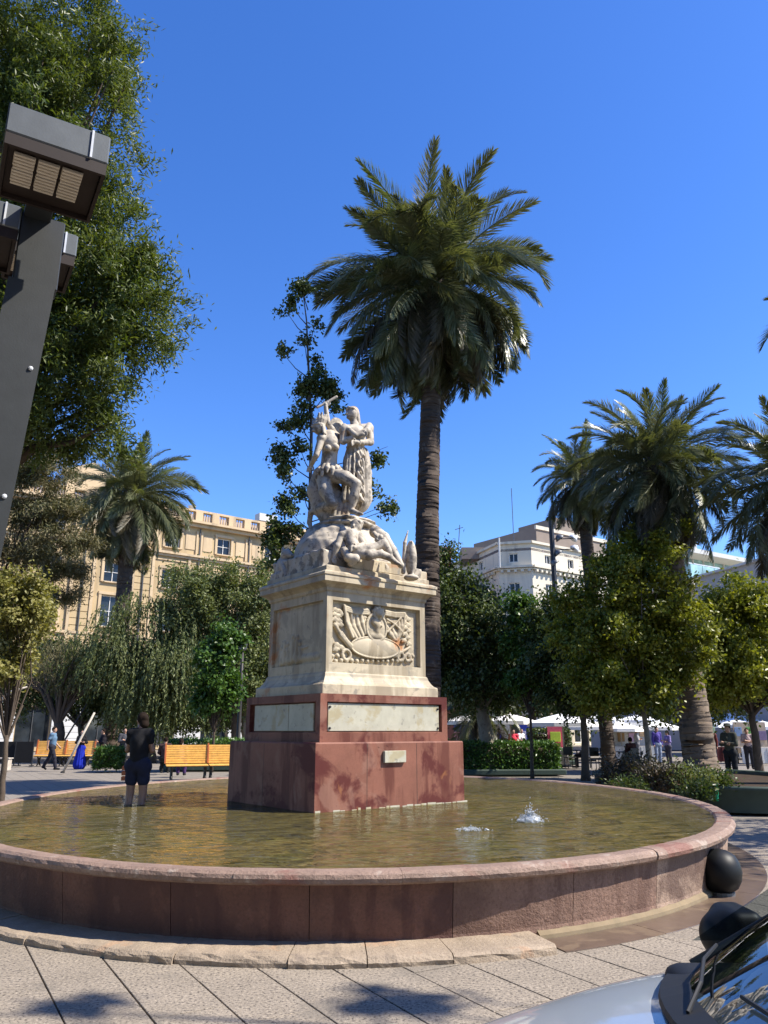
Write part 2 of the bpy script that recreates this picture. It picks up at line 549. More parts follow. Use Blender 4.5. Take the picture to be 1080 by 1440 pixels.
M['lamp_metal'] = plain('lamp_metal', (.10, .11, .115), .48, .15, .45, .12, 9, 0, .15)
M['lamp_pole'] = plain('lamp_pole', (.028, .031, .032), .5, .15, .45, .12, 9, 0, .15)
M['lamp_inside'] = plain('lamp_inside', (.022, .014, .011), .6, 0, .3)
M['louvre'] = plain('louvre', (.62, .55, .44), .4, .1, .5, .08)
M['black_metal'] = plain('black_metal', (.02, .02, .022), .45, .2, .5)
M['grey_metal'] = plain('grey_metal', (.11, .115, .12), .45, .5, .5)
M['white_metal'] = plain('white_metal', (.62, .64, .66), .4, .2, .5)
M['bench_wood'] = plain('bench_wood', (.62, .34, .075), .42, 0, .45, .2, 7)
M['bench_red'] = plain('bench_red', (.34, .09, .025), .5, 0, .4, .2)
M['iron'] = plain('iron', (.028, .026, .024), .55, .3, .4)
M['canvas'] = plain('canvas', (.78, .75, .68), .8, 0, .2, .06)
M['canvas_white'] = plain('canvas_white', (.84, .84, .83), .8, 0, .2, .05)
M['pole_wood'] = plain('pole_wood', (.45, .40, .34), .7, 0, .3, .2)
M['pole_dark'] = plain('pole_dark', (.06, .05, .045), .7, 0, .3, .2)
M['planter'] = stone('planter_green', (.045, .075, .060), .3, 3, 40, .6, .3, .004, .4, stain=((.12, .11, .09), 3, .6, .5))
M['soil'] = stone('soil', (.07, .05, .035), .4, 6, 40, .95, .8, .02, .1)
M['cloth_green'] = plain('cloth_green', (.02, .28, .14), .8, 0, .2, .2)
M['black_plastic'] = plain('black_plastic', (.006, .007, .008), .5, 0, .25, .1)
M['trim_black'] = plain('trim_black', (.008, .009, .011), .55, 0, .5, .1)
M['car_paint'] = plain('car_paint', (.42, .46, .50), .38, .35, .5, .03, 3, 1.0)
M['rubber'] = plain('rubber', (.015, .015, .016), .85, 0, .2)
M['seat_cloth'] = plain('seat_cloth', (.035, .038, .05), .9, 0, .2)
M['mirror_glass'] = plain('mirror_glass', (.6, .62, .65), .03, 1.0, .5, .02)
def windscreen():
    g = G('windscreen_glass')
    fr = g.n('ShaderNodeFresnel'); fr.inputs['IOR'].default_value = 1.18
    tr = g.n('ShaderNodeBsdfTransparent'); tr.inputs['Color'].default_value = (.30, .35, .38, 1)
    gl = g.n('ShaderNodeBsdfGlossy'); gl.inputs['Roughness'].default_value = .02
    m = g.n('ShaderNodeMixShader')
    mu = g.n('ShaderNodeMath', operation='MULTIPLY'); mu.inputs[1].default_value = .4
    g.l(fr.outputs[0], mu.inputs[0])
    g.l(mu.outputs[0], m.inputs[0]); g.l(tr.outputs[0], m.inputs[1]); g.l(gl.outputs[0], m.inputs[2])
    g.l(m.outputs[0], g.out.inputs['Surface'])
    return g.m
M['windscreen'] = windscreen()
_cl = {}
def cloth(c, rough=.85):
    k = tuple(round(x, 3) for x in c)
    if k not in _cl: _cl[k] = plain('cloth', c, rough, 0, .2, .15, 14, 0, .3)
    return _cl[k]
M['skin'] = plain('skin', (.40, .23, .155), .5, 0, .4, .08)
M['skin_dark'] = plain('skin_brown', (.24, .13, .085), .5, 0, .4, .08)
M['hair'] = plain('hair', (.018, .012, .009), .85, 0, .08, .3, 30)
# ================================================================== SETTING: ground, paving, fountain
g0 = MB()
g0.add([(-900, -900, -.055), (900, -900, -.055), (900, 900, -.055), (-900, 900, -.055)], [(0, 1, 2, 3)])
structure(obj('plaza_ground', g0, M['ground'], loc=(0, 0, 0)))

# fountain outline: an ellipse
BX, BY, BA, BB = -.5, 13.2, 5.25, 6.75
Z_COP0, Z_COP1, Z_WATER, Z_FLOOR = .475, .575, .550, .24
def ell_pt(t, o=0.0):
    return Vector((BX + (BA + o) * math.cos(t), BY + (BB + o) * math.sin(t), 0))
# arc-length parameter so that stones have equal lengths
_tt = np.linspace(0, 2 * np.pi, 4001)
_xy = np.stack([BA * np.cos(_tt), BB * np.sin(_tt)], 1)
_sl = np.concatenate([[0], np.cumsum(np.linalg.norm(np.diff(_xy, axis=0), axis=1))])
def t_at(frac): return float(np.interp((frac % 1.0) * _sl[-1], _sl, _tt)) + 2 * math.pi * math.floor(frac)
def arc_block(f0, f1, prof, gap, seg=7, jit=0.0, rough=0.0):
    """a stone following the outline between two fractions of its length; prof = closed outline of (offset, z)"""
    mb = MB()
    dg = gap / _sl[-1]
    m = len(prof)
    vs, fs = [], []
    for i in range(seg + 1):
        t = t_at(f0 + dg + (f1 - f0 - 2 * dg) * i / seg)
        for (o, z) in prof:
            p = ell_pt(t, o)
            e = rough if 0 < i < seg else rough * .5
            q = ell_pt(t, o + random.uniform(-e, e))
            vs.append((q.x, q.y, z + jit + random.uniform(-e, e) * .6))
    for i in range(seg):
        for k in range(m):
            l = (k + 1) % m
            fs.append((i * m + k, (i + 1) * m + k, (i + 1) * m + l, i * m + l))
    fs.append(tuple(range(m)))
    fs.append(tuple(range(seg * m + m - 1, seg * m - 1, -1)))
    mb.add(vs, fs)
    return mb

# the near paving slabs, each a block with its own edges
slab_w, slab_l = .445, .89
du = Vector((math.cos(R(-60)), math.sin(R(-60)), 0)); dv = Vector((-du.y, du.x, 0))
slab_mesh = []
for k in range(4):
    mb = MB().box((0, 0, -.027), (slab_l - .010, slab_w - .010, .054), ch=.003)
    slab_mesh.append(mb.mesh('slab', M['slab']))
pave = MB()
pave.add([(-9, 3.6, -.05), (9, 3.6, -.05), (9, 9.9, -.05), (-9, 9.9, -.05)], [(0, 1, 2, 3)])
pave_o = structure(obj('pavement', pave, M['soil']))
cnt = 0
cand = []
for i in range(-30, 31):
    for j in range(-50, 51):
        c = Vector((-.85, 6.04, 0)) + dv * ((j + .5) * slab_w) + du * (i * slab_l + (.5 * slab_l if j % 2 else .12))
        if not (3.9 < c.y < 12.3): continue
        if abs(c.x) > .60 * c.y + .8: continue
        q = ((c.x - BX) / (BA - .35)) ** 2 + ((c.y - BY) / (BB - .35)) ** 2
        if q < 1: continue
        cand.append((c.y, c))
cand.sort(key=lambda a: a[0])
for k, (_, c) in enumerate(cand[:295]):
    o = link('slab', slab_mesh[k % 4], pave_o, (c.x, c.y, random.uniform(-.002, .0015)), (random.uniform(-.002, .002), random.uniform(-.002, .002), R(-60)))

# kerb step at the foot of the wall, in stones of uneven length
f_end = None
kerb_o = thing('kerb_step', 'low curved stone step running along the foot of the fountain wall', 'kerb')
fr = np.linspace(0, 1, 2000)
ex = at_z(808, 1352, 0)
f_end = min(fr, key=lambda f: (ell_pt(t_at(f), .35) - Vector(ex)).length)
fpos = f_end
for k in range(15):
    L = random.choice([.52, .64, .78, .92, .58]) / _sl[-1]
    h = .062 + random.uniform(-.006, .006)
    w = .37 + random.uniform(-.02, .02)
    prof = [(-.16, -.02), (w, -.02), (w + random.uniform(-.01, .01), h * .45), (w - .010, h - .018), (w - .035, h), (-.16, h + .006)]
    obj('kerb_stone', arc_block(fpos - L, fpos, prof[::-1], .004, 9, 0, .007), M['kerb'], kerb_o)
    fpos -= L

basin = thing('fountain_basin', 'broad oval fountain basin of pinkish brown stone with a rounded rim', 'fountain basin')
n_pan = 34
for k in range(n_pan):
    prof = [(-.20, -.04), (-.055, -.04), (-.05, .05), (-.055, .09), (0, Z_COP0 - .002), (-.12, Z_COP0 - .002)]
    obj('wall_panel', arc_block(k / n_pan + .013, (k + 1) / n_pan + .013, prof[::-1], .003, 7), M[next(m for lim, m in ((.6, 'basin_wall_red_shade'), (2.2, 'basin_wall_half_shade'), (99, 'basin_wall')) if ell_pt(t_at((k + .5) / n_pan + .013)).x < lim)], basin)  # panel colour goes by position and carries the painted shade of the wall
n_cop = 30
for k in range(n_cop):
    j = random.uniform(-.004, .004)
    e = random.uniform(-.008, .008)
    prof = [(.055, Z_COP0), (.085 + e, Z_COP0 + .018), (.095 + e, Z_COP0 + .05), (.082 + e, Z_COP1 - .022), (.045, Z_COP1 - .003), (-.02, Z_COP1), (-.115, Z_COP1 - .006), (-.145, Z_COP1 - .03), (-.15, Z_COP0)]
    obj('coping_stone', arc_block(k / n_cop, (k + 1) / n_cop, prof[::-1], .0015, 14, j, .0032), M['coping'], basin)
# right of the step: a pale moulding and a wet strip of dark stone
f0 = f_end + .002
prof = [(-.16, -.02), (.0, -.02), (-.01, .035), (-.05, .06), (-.058, .085)]
obj('base_moulding', arc_block(f0, f0 + .30, prof[::-1], 0, 40), M['moulding'], basin)
gut = thing('wet_gutter', 'dark wet stone strip at the right foot of the fountain wall', 'gutter')
for k in range(9):
    prof = [(.0, -.03), (.36 + .05 * random.random(), -.03), (.36, .006), (.0, .008)]
    obj('gutter_stone', arc_block(f0 + .027 * k, f0 + .027 * (k + 1), prof[::-1], .003, 5), M['wet_stone'], gut)
# pool floor and water
fl = MB()
N = 96
ring = [tuple(ell_pt(2 * math.pi * i / N, -.142)) for i in range(N)]
fl.add([(x, y, Z_FLOOR) for x, y, _ in ring], [tuple(range(N))])
obj('pool_floor', fl, M['pool_floor'], basin)
wt = MB().add([(x, y, Z_WATER) for x, y, _ in ring], [tuple(range(N))])
structure(obj('water', wt, M['water']))

# ================================================================== BUILDINGS
def facade(root, mat, L, H, wins, reveal=.28, name='front_wall', y0=0.0, flip=False):
    """a wall in the local xz plane facing -y, with real openings; wins = (x0, x1, z0, z1)"""
    xs = sorted({0.0, L} | {w[0] for w in wins} | {w[1] for w in wins})
    zs = sorted({0.0, H} | {w[2] for w in wins} | {w[3] for w in wins})
    hole = set()
    for (a, b, c, d) in wins:
        for i in range(len(xs) - 1):
            if not (a <= xs[i] and xs[i + 1] <= b): continue
            for j in range(len(zs) - 1):
                if c <= zs[j] and zs[j + 1] <= d: hole.add((i, j))
    mb = MB()
    idx = {}
    for i, x in enumerate(xs):
        for j, z in enumerate(zs):
            idx[i, j] = len(mb.v); mb.v.append((x, y0, z))
    for i in range(len(xs) - 1):
        for j in range(len(zs) - 1):
            if (i, j) not in hole: mb.f.append((idx[i, j], idx[i + 1, j], idx[i + 1, j + 1], idx[i, j + 1]))
    for (a, b, c, d) in wins:
        r = y0 + reveal
        mb.add([(a, y0, c), (b, y0, c), (b, y0, d), (a, y0, d), (a, r, c), (b, r, c), (b, r, d), (a, r, d)],
               [(0, 4, 5, 1), (1, 5, 6, 2), (2, 6, 7, 3), (3, 7, 4, 0)])
    return obj(name, mb, mat, root)
_win = {}
def window(root, w, reveal, fmat, pmat, sill=None, mull=(1, 1), y0=0.0):
    a, b, c, d = w
    W, H = round(b - a, 3), round(d - c, 3)
    key = (W, H, fmat, pmat, mull, sill, reveal)
    if key not in _win:
        t = .07
        f = MB()
        f.box((t / 2, 0, H / 2), (t, .09, H)); f.box((W - t / 2, 0, H / 2), (t, .09, H))
        f.box((W / 2, 0, t / 2), (W - 2 * t, .085, t)); f.box((W / 2, 0, H - t / 2), (W - 2 * t, .085, t))
        for k in range(1, mull[0] + 1): f.box((W * k / (mull[0] + 1), 0, H / 2), (t * .7, .06, H - 2 * t))
        for k in range(1, mull[1] + 1): f.box((W / 2, .004, H * k / (mull[1] + 1)), (W - 2 * t, .05, t * .6))
        p = MB().box((W / 2, .05, H / 2), (W - .02, .02, H - .02))
        s = MB().box((W / 2, -reveal - .03, -.06), (W + .24, .22, .11)) if sill else None
        _win[key] = (f.mesh('window', M[fmat]), p.mesh('pane', M[pmat]), s.mesh('sill', M[sill]) if s else None)
    f, p, s = _win[key]
    o = link('window', f, root, (a, y0 + reveal - .06, c))
    link('pane', p, o)
    if s: link('sill', s, o)
    return o

# --- the tan classical block on the left
ANG = R(38.5)
tb = thing('tan_building', 'tan classical apartment building with balustraded roof behind the left palm', 'building', (-19.02 - 26 * math.cos(ANG), 72.0 - 26 * math.sin(ANG), 0), ANG)
L, S0 = 48.0, 26.0
wins = []
cx = [S0 - 1.1 + 5.3 * k for k in range(-4, 5) if 1.5 < S0 - 1.1 + 5.3 * k < L - 1.5]
for c in cx:
    wins.append((c - .72, c + .72, 18.15, 19.75))
    wins.append((c - .82, c + .82, 14.25, 16.0))
    wins.append((c - .85, c + .85, 10.3, 13.0))
    wins.append((c - .85, c + .85, 6.2, 8.7))
    wins.append((c - 1.3, c + 1.3, .3, 3.4))
facade(tb, M['tan'], L, 20.7, wins)
for w in wins:
    gl = w[2] < 1
    o = window(tb, w, .28, 'frame_dark' if gl else 'frame_white', 'pane', 'tan_pale' if not gl else None, (1, 0) if gl else (1, 1))
# surrounds, pilasters, blind panels, belts, cornice, balustrade
sur = []
for c in cx:
    for (z0, z1, hw) in ((18.15, 19.75, .72), (14.25, 16.0, .82), (10.3, 13.0, .85), (6.2, 8.7, .85)):
        mb = MB()
        for s_ in (-1, 1): mb.box((c + s_ * (hw + .14), -.045, (z0 + z1) / 2), (.24, .10, z1 - z0 + .1))
        mb.box((c, -.06, z1 + .19), (hw * 2 + .6, .13, .24))
        obj('window_surround', mb, M['tan_pale'], tb)
    bp = MB().box((c - 2.0, -.03, 18.95), (1.05, .07, 1.5)).box((c + 2.0, -.03, 18.95), (1.05, .07, 1.5))
    for s_ in (-1, 1):
        obj('blind_panel', MB().box((c + s_ * 1.75, -.03, 18.95), (.95, .07, 1.5)), M['tan_pale'], tb)
for c in [x + 2.65 for x in cx[:-1]]:
    for s_ in (-1, 1):
        obj('pilaster', MB().box((c + s_ * .24, -.07, 18.85), (.2, .15, 2.4)), M['tan_pale'], tb)
        obj('pilaster', MB().box((c + s_ * .9, -.09, 10.75), (.26, .19, 13.2)), M['tan_pale'], tb)
    mb = MB()
    for q in range(21):
        mb.box((c, -.05, 4.5 + q * .6), (1.5, .11, .54))
    stuff(obj('rusticated_courses', mb, M['tan'], tb))
    obj('downpipe', MB().tube([(c, -.2, 4), (c, -.2, 20.3)], .07, 6), M['frame_dark'], tb)
def band(z, h, out, mat='tan_pale', nm='belt_course'):
    obj(nm, MB().box((L / 2, -out / 2 + .01, z), (L + .4, out + .02, h)), M[mat], tb)
band(17.55, .22, .42); band(17.32, .2, .25); band(4.15, .35, .35); band(9.6, .22, .2); band(16.9, .12, .1)
band(20.55, .3, .45, nm='cornice'); band(20.83, .22, .8, nm='cornice')
obj('parapet', MB().box((L / 2, .5, 21.02), (L, .5, .14)).box((L / 2, .5, 22.2), (L, .5, .2)), M['tan_pale'], tb)
mbb = MB()
for k, c in enumerate([x + d for x in cx for d in (-2.65, -.9, .9)]):
    obj('parapet_pier', MB().box((c, .5, 21.62), (.75, .52, 1.0)), M['tan_pale'], tb)
for x in np.arange(.3, L, .27):
    mbb.lathe([(.05, 0), (.09, .1), (.1, .3), (.05, .7), (.07, .98)], (x, .5, 21.1), 6)
stuff(obj('balusters', mbb, M['tan_pale'], tb))
obj('body_wall', MB().box((L / 2, 6.4, 10.3), (L - .1, 11.9, 20.4)), M['tan'], tb)
obj('roof', MB().add([(0, 2.0, 20.9), (L, 2.0, 20.9), (L, 5, 23.2), (0, 5, 23.2), (0, 12, 23.2), (L, 12, 23.2)], [(0, 1, 2, 3), (3, 2, 5, 4)]), M['roof_metal'], tb)
# white ground-floor cladding with horizontal boards, between the shop openings
for c in [x + 2.65 for x in cx[:-1]]:
    for q in range(8):
        obj('cladding_board', MB().box((c, -.16, .24 + q * .48), (2.5, .07, .455)), M['white_wall'], tb)
# pedimented attic at the left
at = MB().box((S0 - 9.0, .9, 22.9), (4.2, 1.2, 1.4)).box((S0 - 9.0, .85, 23.7), (4.7, 1.5, .22))
at.add([(S0 - 11.3, .15, 23.82), (S0 - 6.7, .15, 23.82), (S0 - 9, .15, 24.9), (S0 - 11.3, 1.5, 23.82), (S0 - 6.7, 1.5, 23.82), (S0 - 9, 1.5, 24.9)], [(0, 1, 2), (0, 2, 5, 3), (1, 4, 5, 2), (3, 5, 4)])
obj('attic_pediment', at, M['tan_pale'], tb)
p = at_y(275, 705, 75)
obj('roof_dish', MB().lathe([(.02, 0), (.3, .08), (.42, .25), (.40, .26), (.05, .05)], (S0 + 1.0, .9, 22.5), 10), M['white_metal'], tb)
obj('roof_vent', MB().box((S0 + 10.5, 3, 23.5), (2.2, 1, .8)), M['white_wall'], tb)

# --- the pale chamfered corner building on the right
def corner_building():
    A, B, C, D = (Vector(p) for p in ((10.08, 94, 0), (12.9, 86, 0), (16.45, 85, 0), (34, 98.1, 0)))
    root = thing('cream_corner_building', 'cream corner building with flat parapet and small square windows right of the tall palm', 'building', C)
    H, band_z = 21.9, 19.2
    A0 = B + (A - B).normalized() * 26
    segs = [(A0, B, 26.0, (6.0, 11.2, 16.4, 21.6)), (B, C, (C - B).length, ((C - B).length * .46,)), (C, D, (D - C).length, (2.7, 6.6, 10.5, 14.4, 18.3))]
    for (P, Q, LL, cs) in segs:
        LL = (Q - P).length
        a = math.atan2(Q.y - P.y, Q.x - P.x)
        w = thing_part(root, P - C, a)
        wl_ = []
        for c in cs:
            for z in (16.15, 12.9, 9.6):
                wl_.append((c - .6, c + .6, z, z + 1.7 if z < 16 else z + 1.25))
            wl_.append((c - .5, c + .5, 19.75, 20.75))
            wl_.append((c - 1.2, c + 1.2, .3, 3.2))
        facade(w, M['cream_wall'], LL, H, wl_, .25, 'face_wall')
        for q in wl_: window_on(w, q)
        for (z, h, o) in ((19.15, .25, .55), (18.9, .16, .3), (21.95, .28, .28), (4.2, .3, .4)):
            obj('cornice', MB().box((LL / 2, -o / 2 + .01, z), (LL + o * .5, o + .02, h)), M['cream_wall'], w)
        mb = MB()
        for x in np.arange(.4, LL - .2, .75): mb.box((x, -.3, 18.68), (.3, .34, .26))
        stuff(obj('corbels', mb, M['cream_wall'], w))
    roof = MB().prism([((p - C).x, (p - C).y) for p in (A0, B, C, D, D + Vector((-14, 16, 0)), A0 + Vector((10, 6, 0)))], 21.0, 21.3)
    obj('roof', roof, M['roof_metal'], root)
    obj('mast', MB().tube([(-1.2, 4, 21), (-1.2, 4, 29.5)], .045, 6), M['grey_metal'], root)
    obj('downpipe', MB().tube([(-3.6, -.1, 19), (-3.55, -.1, 22.4)], .1, 6), M['white_wall'], root)
    obj('rooftop_hut', MB().box((-5.6, 7.5, 21.9), (3.2, 4, 1.4)), M['brown_wall'], root)
    ant = MB().tube([(-7.6, 6, 22), (-7.3, 6, 25.5)], .05, 5).tube([(-7.9, 6, 24.9), (-6.9, 6, 25.2)], .04, 5)
    obj('aerial', ant, M['grey_metal'], root)
def thing_part(root, loc, a):
    """the wall of one side: its own frame of reference as a thin base course"""
    mb = MB().box((.5, .05, .1), (1.0, .06, .2))
    o = obj('wall_side', mb, M['cream_wall'], root)
    o.location = loc
    o.rotation_euler = (0, 0, a)
    return o
def window_on(w, q):
    a, b, c, d = q
    W, H = b - a, d - c
    f = MB()
    t = .08
    f.box((t / 2, 0, H / 2), (t, .09, H)); f.box((W - t / 2, 0, H / 2), (t, .09, H))
    f.box((W / 2, 0, t / 2), (W - 2 * t, .085, t)); f.box((W / 2, 0, H - t / 2), (W - 2 * t, .085, t))
    f.box((W / 2, 0, H / 2), (t * .8, .06, H - 2 * t))
    fm = f.mesh('window', M['frame_white']); fm.materials.append(M['pane'])
    n0 = len(fm.polygons)
    f.box((W / 2, .05, H / 2), (W - .02, .02, H - .02))
    fm2 = f.mesh('window', M['frame_white']); fm2.materials.append(M['pane'])
    for p in list(fm2.polygons)[n0:]: p.material_index = 1
    bpy.data.meshes.remove(fm)
    return link('window', fm2, w, (a, .2, c))
corner_building()

# --- the taller brown block behind it
bb = thing('brown_block', 'plain brown blank-walled block rising behind the cream corner building', 'building', (20.5, 99, 0), R(36))
obj('wall', MB().box((6.2, 6, 13.6), (14.0, 12, 27.2)), M['brown_wall'], bb)
obj('upper_storey', MB().box((8.0, 4.5, 28.2), (7.5, 7, 2.6)), M['brown_wall'], bb)
obj('parapet', MB().box((6.2, -.02, 27.15), (14.3, .3, .5)), M['cream_wall'], bb)
for k in range(5):
    obj('window', MB().box((.9 + 2.6 * k, -.02, 24.6), (1.1, .09, 1.3)), M['pane'], bb)

# --- brick chimney house far behind
rb = thing('red_brick_house', 'low red brick house top showing just right of the tall palm trunk', 'building', (4.6, 86, 0), R(20))
obj('wall', MB().box((3, 4, 8.4), (9, 8, 16.8)), M['brick_red'], rb)
obj('roof', MB().add([(-1.8, -.2, 16.8), (7.8, -.2, 16.8), (7.8, 8.2, 16.8), (-1.8, 8.2, 16.8), (-1.8, 4, 18.6), (7.8, 4, 18.6)], [(0, 1, 5, 4), (1, 2, 5), (2, 3, 4, 5), (3, 0, 4)]), M['roof_metal'], rb)
obj('chimney', MB().box((3.0, 1.2, 19.6), (1.3, .9, 4.4)).box((3.0, 1.2, 21.85), (1.5, 1.1, .2)), M['brick_red'], rb)
for k in range(3): obj('window', MB().box((.2 + 2.6 * k, -.02, 14.8), (1.0, .1, 1.4)), M['pane'], rb)

# --- modern block with glass balcony at the right
mp = at_y(963, 772, 66)
md = thing('glass_balcony_building', 'white modern building with long glass balcony and blank wall at right edge', 'building', (mp[0], mp[1], 0), R(33))
zt = float(mp[2])
obj('wall', MB().box((13, 6, (zt - 3.6) / 2), (27, 11.6, zt - 3.6)), M['grey_wall'], md)
obj('balcony_slab', MB().box((12.5, 2.6, zt - 3.35), (29, 8.6, .45)), M['cream_wall'], md)
obj('glazed_storey', MB().box((13, 5, zt - 1.6), (25, 6, 3.1)), M['pane_green'], md)
for k in range(17):
    obj('mullion', MB().box((.6 + 1.55 * k, 1.94, zt - 1.6), (.12, .12, 3.1)), M['white_wall'], md)
    obj('glass_panel', MB().box((-.9 + 1.62 * k, -1.55, zt - 2.4), (1.54, .04, 1.25)), M['pane_green'], md)
obj('handrail', MB().box((12.5, -1.55, zt - 1.72), (29, .08, .07)), M['white_metal'], md)
obj('roof_slab', MB().box((13, 4.4, zt + .12), (27, 8.4, .4)), M['white_wall'], md)
obj('stair_tower', MB().box((4.0, 5, zt + 1.3), (4.2, 4, 2.3)), M['white_wall'], md)
obj('window', MB().box((4.6, 2.98, zt + 1.2), (1.4, .1, 1.1)), M['pane'], md)
for k in range(8):
    obj('window', MB().box((1.6 + 3.2 * k, .18, zt - 5.4), (2.0, .1, 1.8)), M['pane'], md)
# low white wall in front of it, with five pale upright letters
wp0, wp1 = at_y(985, 812, 60), at_y(1100, 790, 52)
a = math.atan2(wp1[1] - wp0[1], wp1[0] - wp0[0])
wl_len = float(np.linalg.norm((wp1 - wp0)[:2]))
sw = thing('sign_wall_building', 'grey white shop front with pale upright letters at right edge above the trees', 'building', (wp0[0], wp0[1], 0), a)
zt2 = float(wp0[2])
obj('wall', MB().box((wl_len / 2, 2.0, zt2 / 2), (wl_len + 1.5, 4, zt2)), M['grey_wall'], sw)
obj('coping', MB().box((wl_len / 2, 1.9, zt2 + .08), (wl_len + 1.8, 4.4, .16)), M['white_wall'], sw)
for k in range(5):
    x = 1.15 + .95 * k
    h = 2.0
    mb = MB().box((x, -.09, zt2 - 1.2 - h / 2), (.22, .14, h)).box((x + .22, -.09, zt2 - 1.15 - h), (.28, .14, .24))
    obj('sign_letter', mb, M['frame_white'], sw)
for k in range(6):
    x = 6.4 + .55 * k
    mb = MB().tube([(x, -.08, zt2 - 2.6), (x + .15, -.08, zt2 - 2.0 - .3 * (k % 2)), (x + .4, -.08, zt2 - 2.5)], .11, 6)
    obj('sign_mark', mb, M['frame_dark'], sw)
# ================================================================== MONUMENT
MC = Vector((-.60, 12.73, 0)); MA = R(38.5)
mon = thing('monument', 'marble monument with carved standing and kneeling figures on red granite base in the fountain', 'monument', MC, MA)
_U = np.array([math.cos(MA), math.sin(MA), 0]); _V = np.array([-math.sin(MA), math.cos(MA), 0]); _O = np.array(MC)
def loc(p):
    """world point -> monument axes"""
    q = np.array(p, float) - _O
    return np.array([q @ _U, q @ _V, q[2]])
def sq(hu, hv, z0, z1, mb=None, ch=.006):
    mb = mb or MB()
    return mb.box((0, 0, (z0 + z1) / 2), (2 * hu, 2 * hv, z1 - z0), ch=ch)
def tiers(rows):
    """stacked rectangular rings (hu, hv, z) joined into one moulded solid"""
    mb = MB()
    vs, fs = [], []
    for (hu, hv, z) in rows:
        vs += [(-hu, -hv, z), (hu, -hv, z), (hu, hv, z), (-hu, hv, z)]
    for i in range(len(rows) - 1):
        for k in range(4):
            l = (k + 1) % 4
            fs.append((i * 4 + k, i * 4 + l, i * 4 + 4 + l, i * 4 + 4 + k))
    fs.append((3, 2, 1, 0)); n = len(rows) * 4
    fs.append((n - 4, n - 3, n - 2, n - 1))
    return mb.add(vs, fs)
# red granite base, in big blocks with fine joints
def face_tuple(hu, hv, side, u, out, z):
    return (u, -hv - out, z) if side == 0 else (-hu - out, u, z)
zb = 1.44
obj('granite_base', tiers([(1.36, 1.20, .14), (1.372, 1.212, .2), (1.372, 1.212, zb - .018), (1.36, 1.20, zb)]), M['red_granite'], mon)
for (x, hgt) in ((-.62, 1.22), (.46, 1.22)):
    pass
blk = MB()
hu, hv, z0, z1 = 1.20, 1.05, zb, 2.10
# framed block: recessed panels on the front (-v) and left (-u) faces
def framed(hu, hv, z0, z1, side, m_side, m_top, m_bot, dep, mat, name):
    w = hu if side == 0 else hv
    mb = MB()
    def pt(u, d, z): return (u, -hv + d, z) if side == 0 else (-hu + d, -u, z)
    a, b, c, d = -w, w, z0, z1
    ia, ib, ic, id_ = -w + m_side, w - m_side, z0 + m_bot, z1 - m_top
    vs = [pt(a, 0, c), pt(b, 0, c), pt(b, 0, d), pt(a, 0, d), pt(ia, 0, ic), pt(ib, 0, ic), pt(ib, 0, id_), pt(ia, 0, id_),
          pt(ia + .012, dep, ic + .012), pt(ib - .012, dep, ic + .012), pt(ib - .012, dep, id_ - .012), pt(ia + .012, dep, id_ - .012)]
    fs = [(0, 1, 5, 4), (1, 2, 6, 5), (2, 3, 7, 6), (3, 0, 4, 7), (4, 5, 9, 8), (5, 6, 10, 9), (6, 7, 11, 10), (7, 4, 8, 11), (8, 9, 10, 11)]
    mb.add(vs, fs)
    return mb
b1 = framed(hu, hv, z0, z1, 0, .115, .11, .13, .055, None, '')
b2 = framed(hu, hv, z0, z1, 1, .115, .11, .13, .055, None, '')
b1.add(b2.v, b2.f)
b1.add([(hu, -hv, z0), (hu, hv, z0), (hu, hv, z1), (hu, -hv, z1), (-hu, hv, z0), (-hu, hv, z1)], [(0, 1, 2, 3), (1, 4, 5, 2)])
b1.add([(-hu, -hv, z1), (hu, -hv, z1), (hu, hv, z1), (-hu, hv, z1)], [(0, 1, 2, 3)])
obj('granite_block', b1, M['red_granite'], mon)
obj('front_plaque', MB().box((.0, -hv + .043, (z0 + z1) / 2 + .01), (2 * hu - .30, .03, .385), ch=.006), M['plaque_stone'], mon)
for (c, w, k) in ((.38, 1.0, 0), (-.46, .66, 1)):
    o = obj('side_plaque', MB().box((-hu + .043, c - .05, (z0 + z1) / 2 + .01), (.03, w, .385), ch=.006), M['plaque_stone'], mon)
bolts = [(-1.02, .15), (1.02, .15), (-1.02, -.14), (1.02, -.14)]
for (x, z) in bolts:
    obj('bolt', MB().lathe([(.018, 0), (.018, .012), (.008, .018)], n=8), M['iron'], mon, loc=(x, -hv + .026, (z0 + z1) / 2 + z), rot=(R(90), 0, 0))
obj('small_plaque', MB().box((-.02, -1.235, 1.235), (.40, .05, .165), ch=.006), M['plaque_stone'], mon)
for u in (-.50, .42):
    obj('joint', MB().box((u, -1.2125, .79), (.006, .002, 1.25)), M['iron'], mon)
obj('joint', MB().box((-1.3725, .15, .79), (.002, .006, 1.25)), M['iron'], mon)
lc = MB(); rnd = random.Random(5); u = -1.36
while u < 1.34:
    w_ = rnd.uniform(.02, .12)
    if rnd.random() < .75: lc.box((u + w_ / 2, -1.213, .553), (w_, .006, rnd.uniform(.012, .05)))
    u += w_ + rnd.uniform(.0, .03)
stuff(obj('lime_crust', lc, M['plaque_stone'], mon))
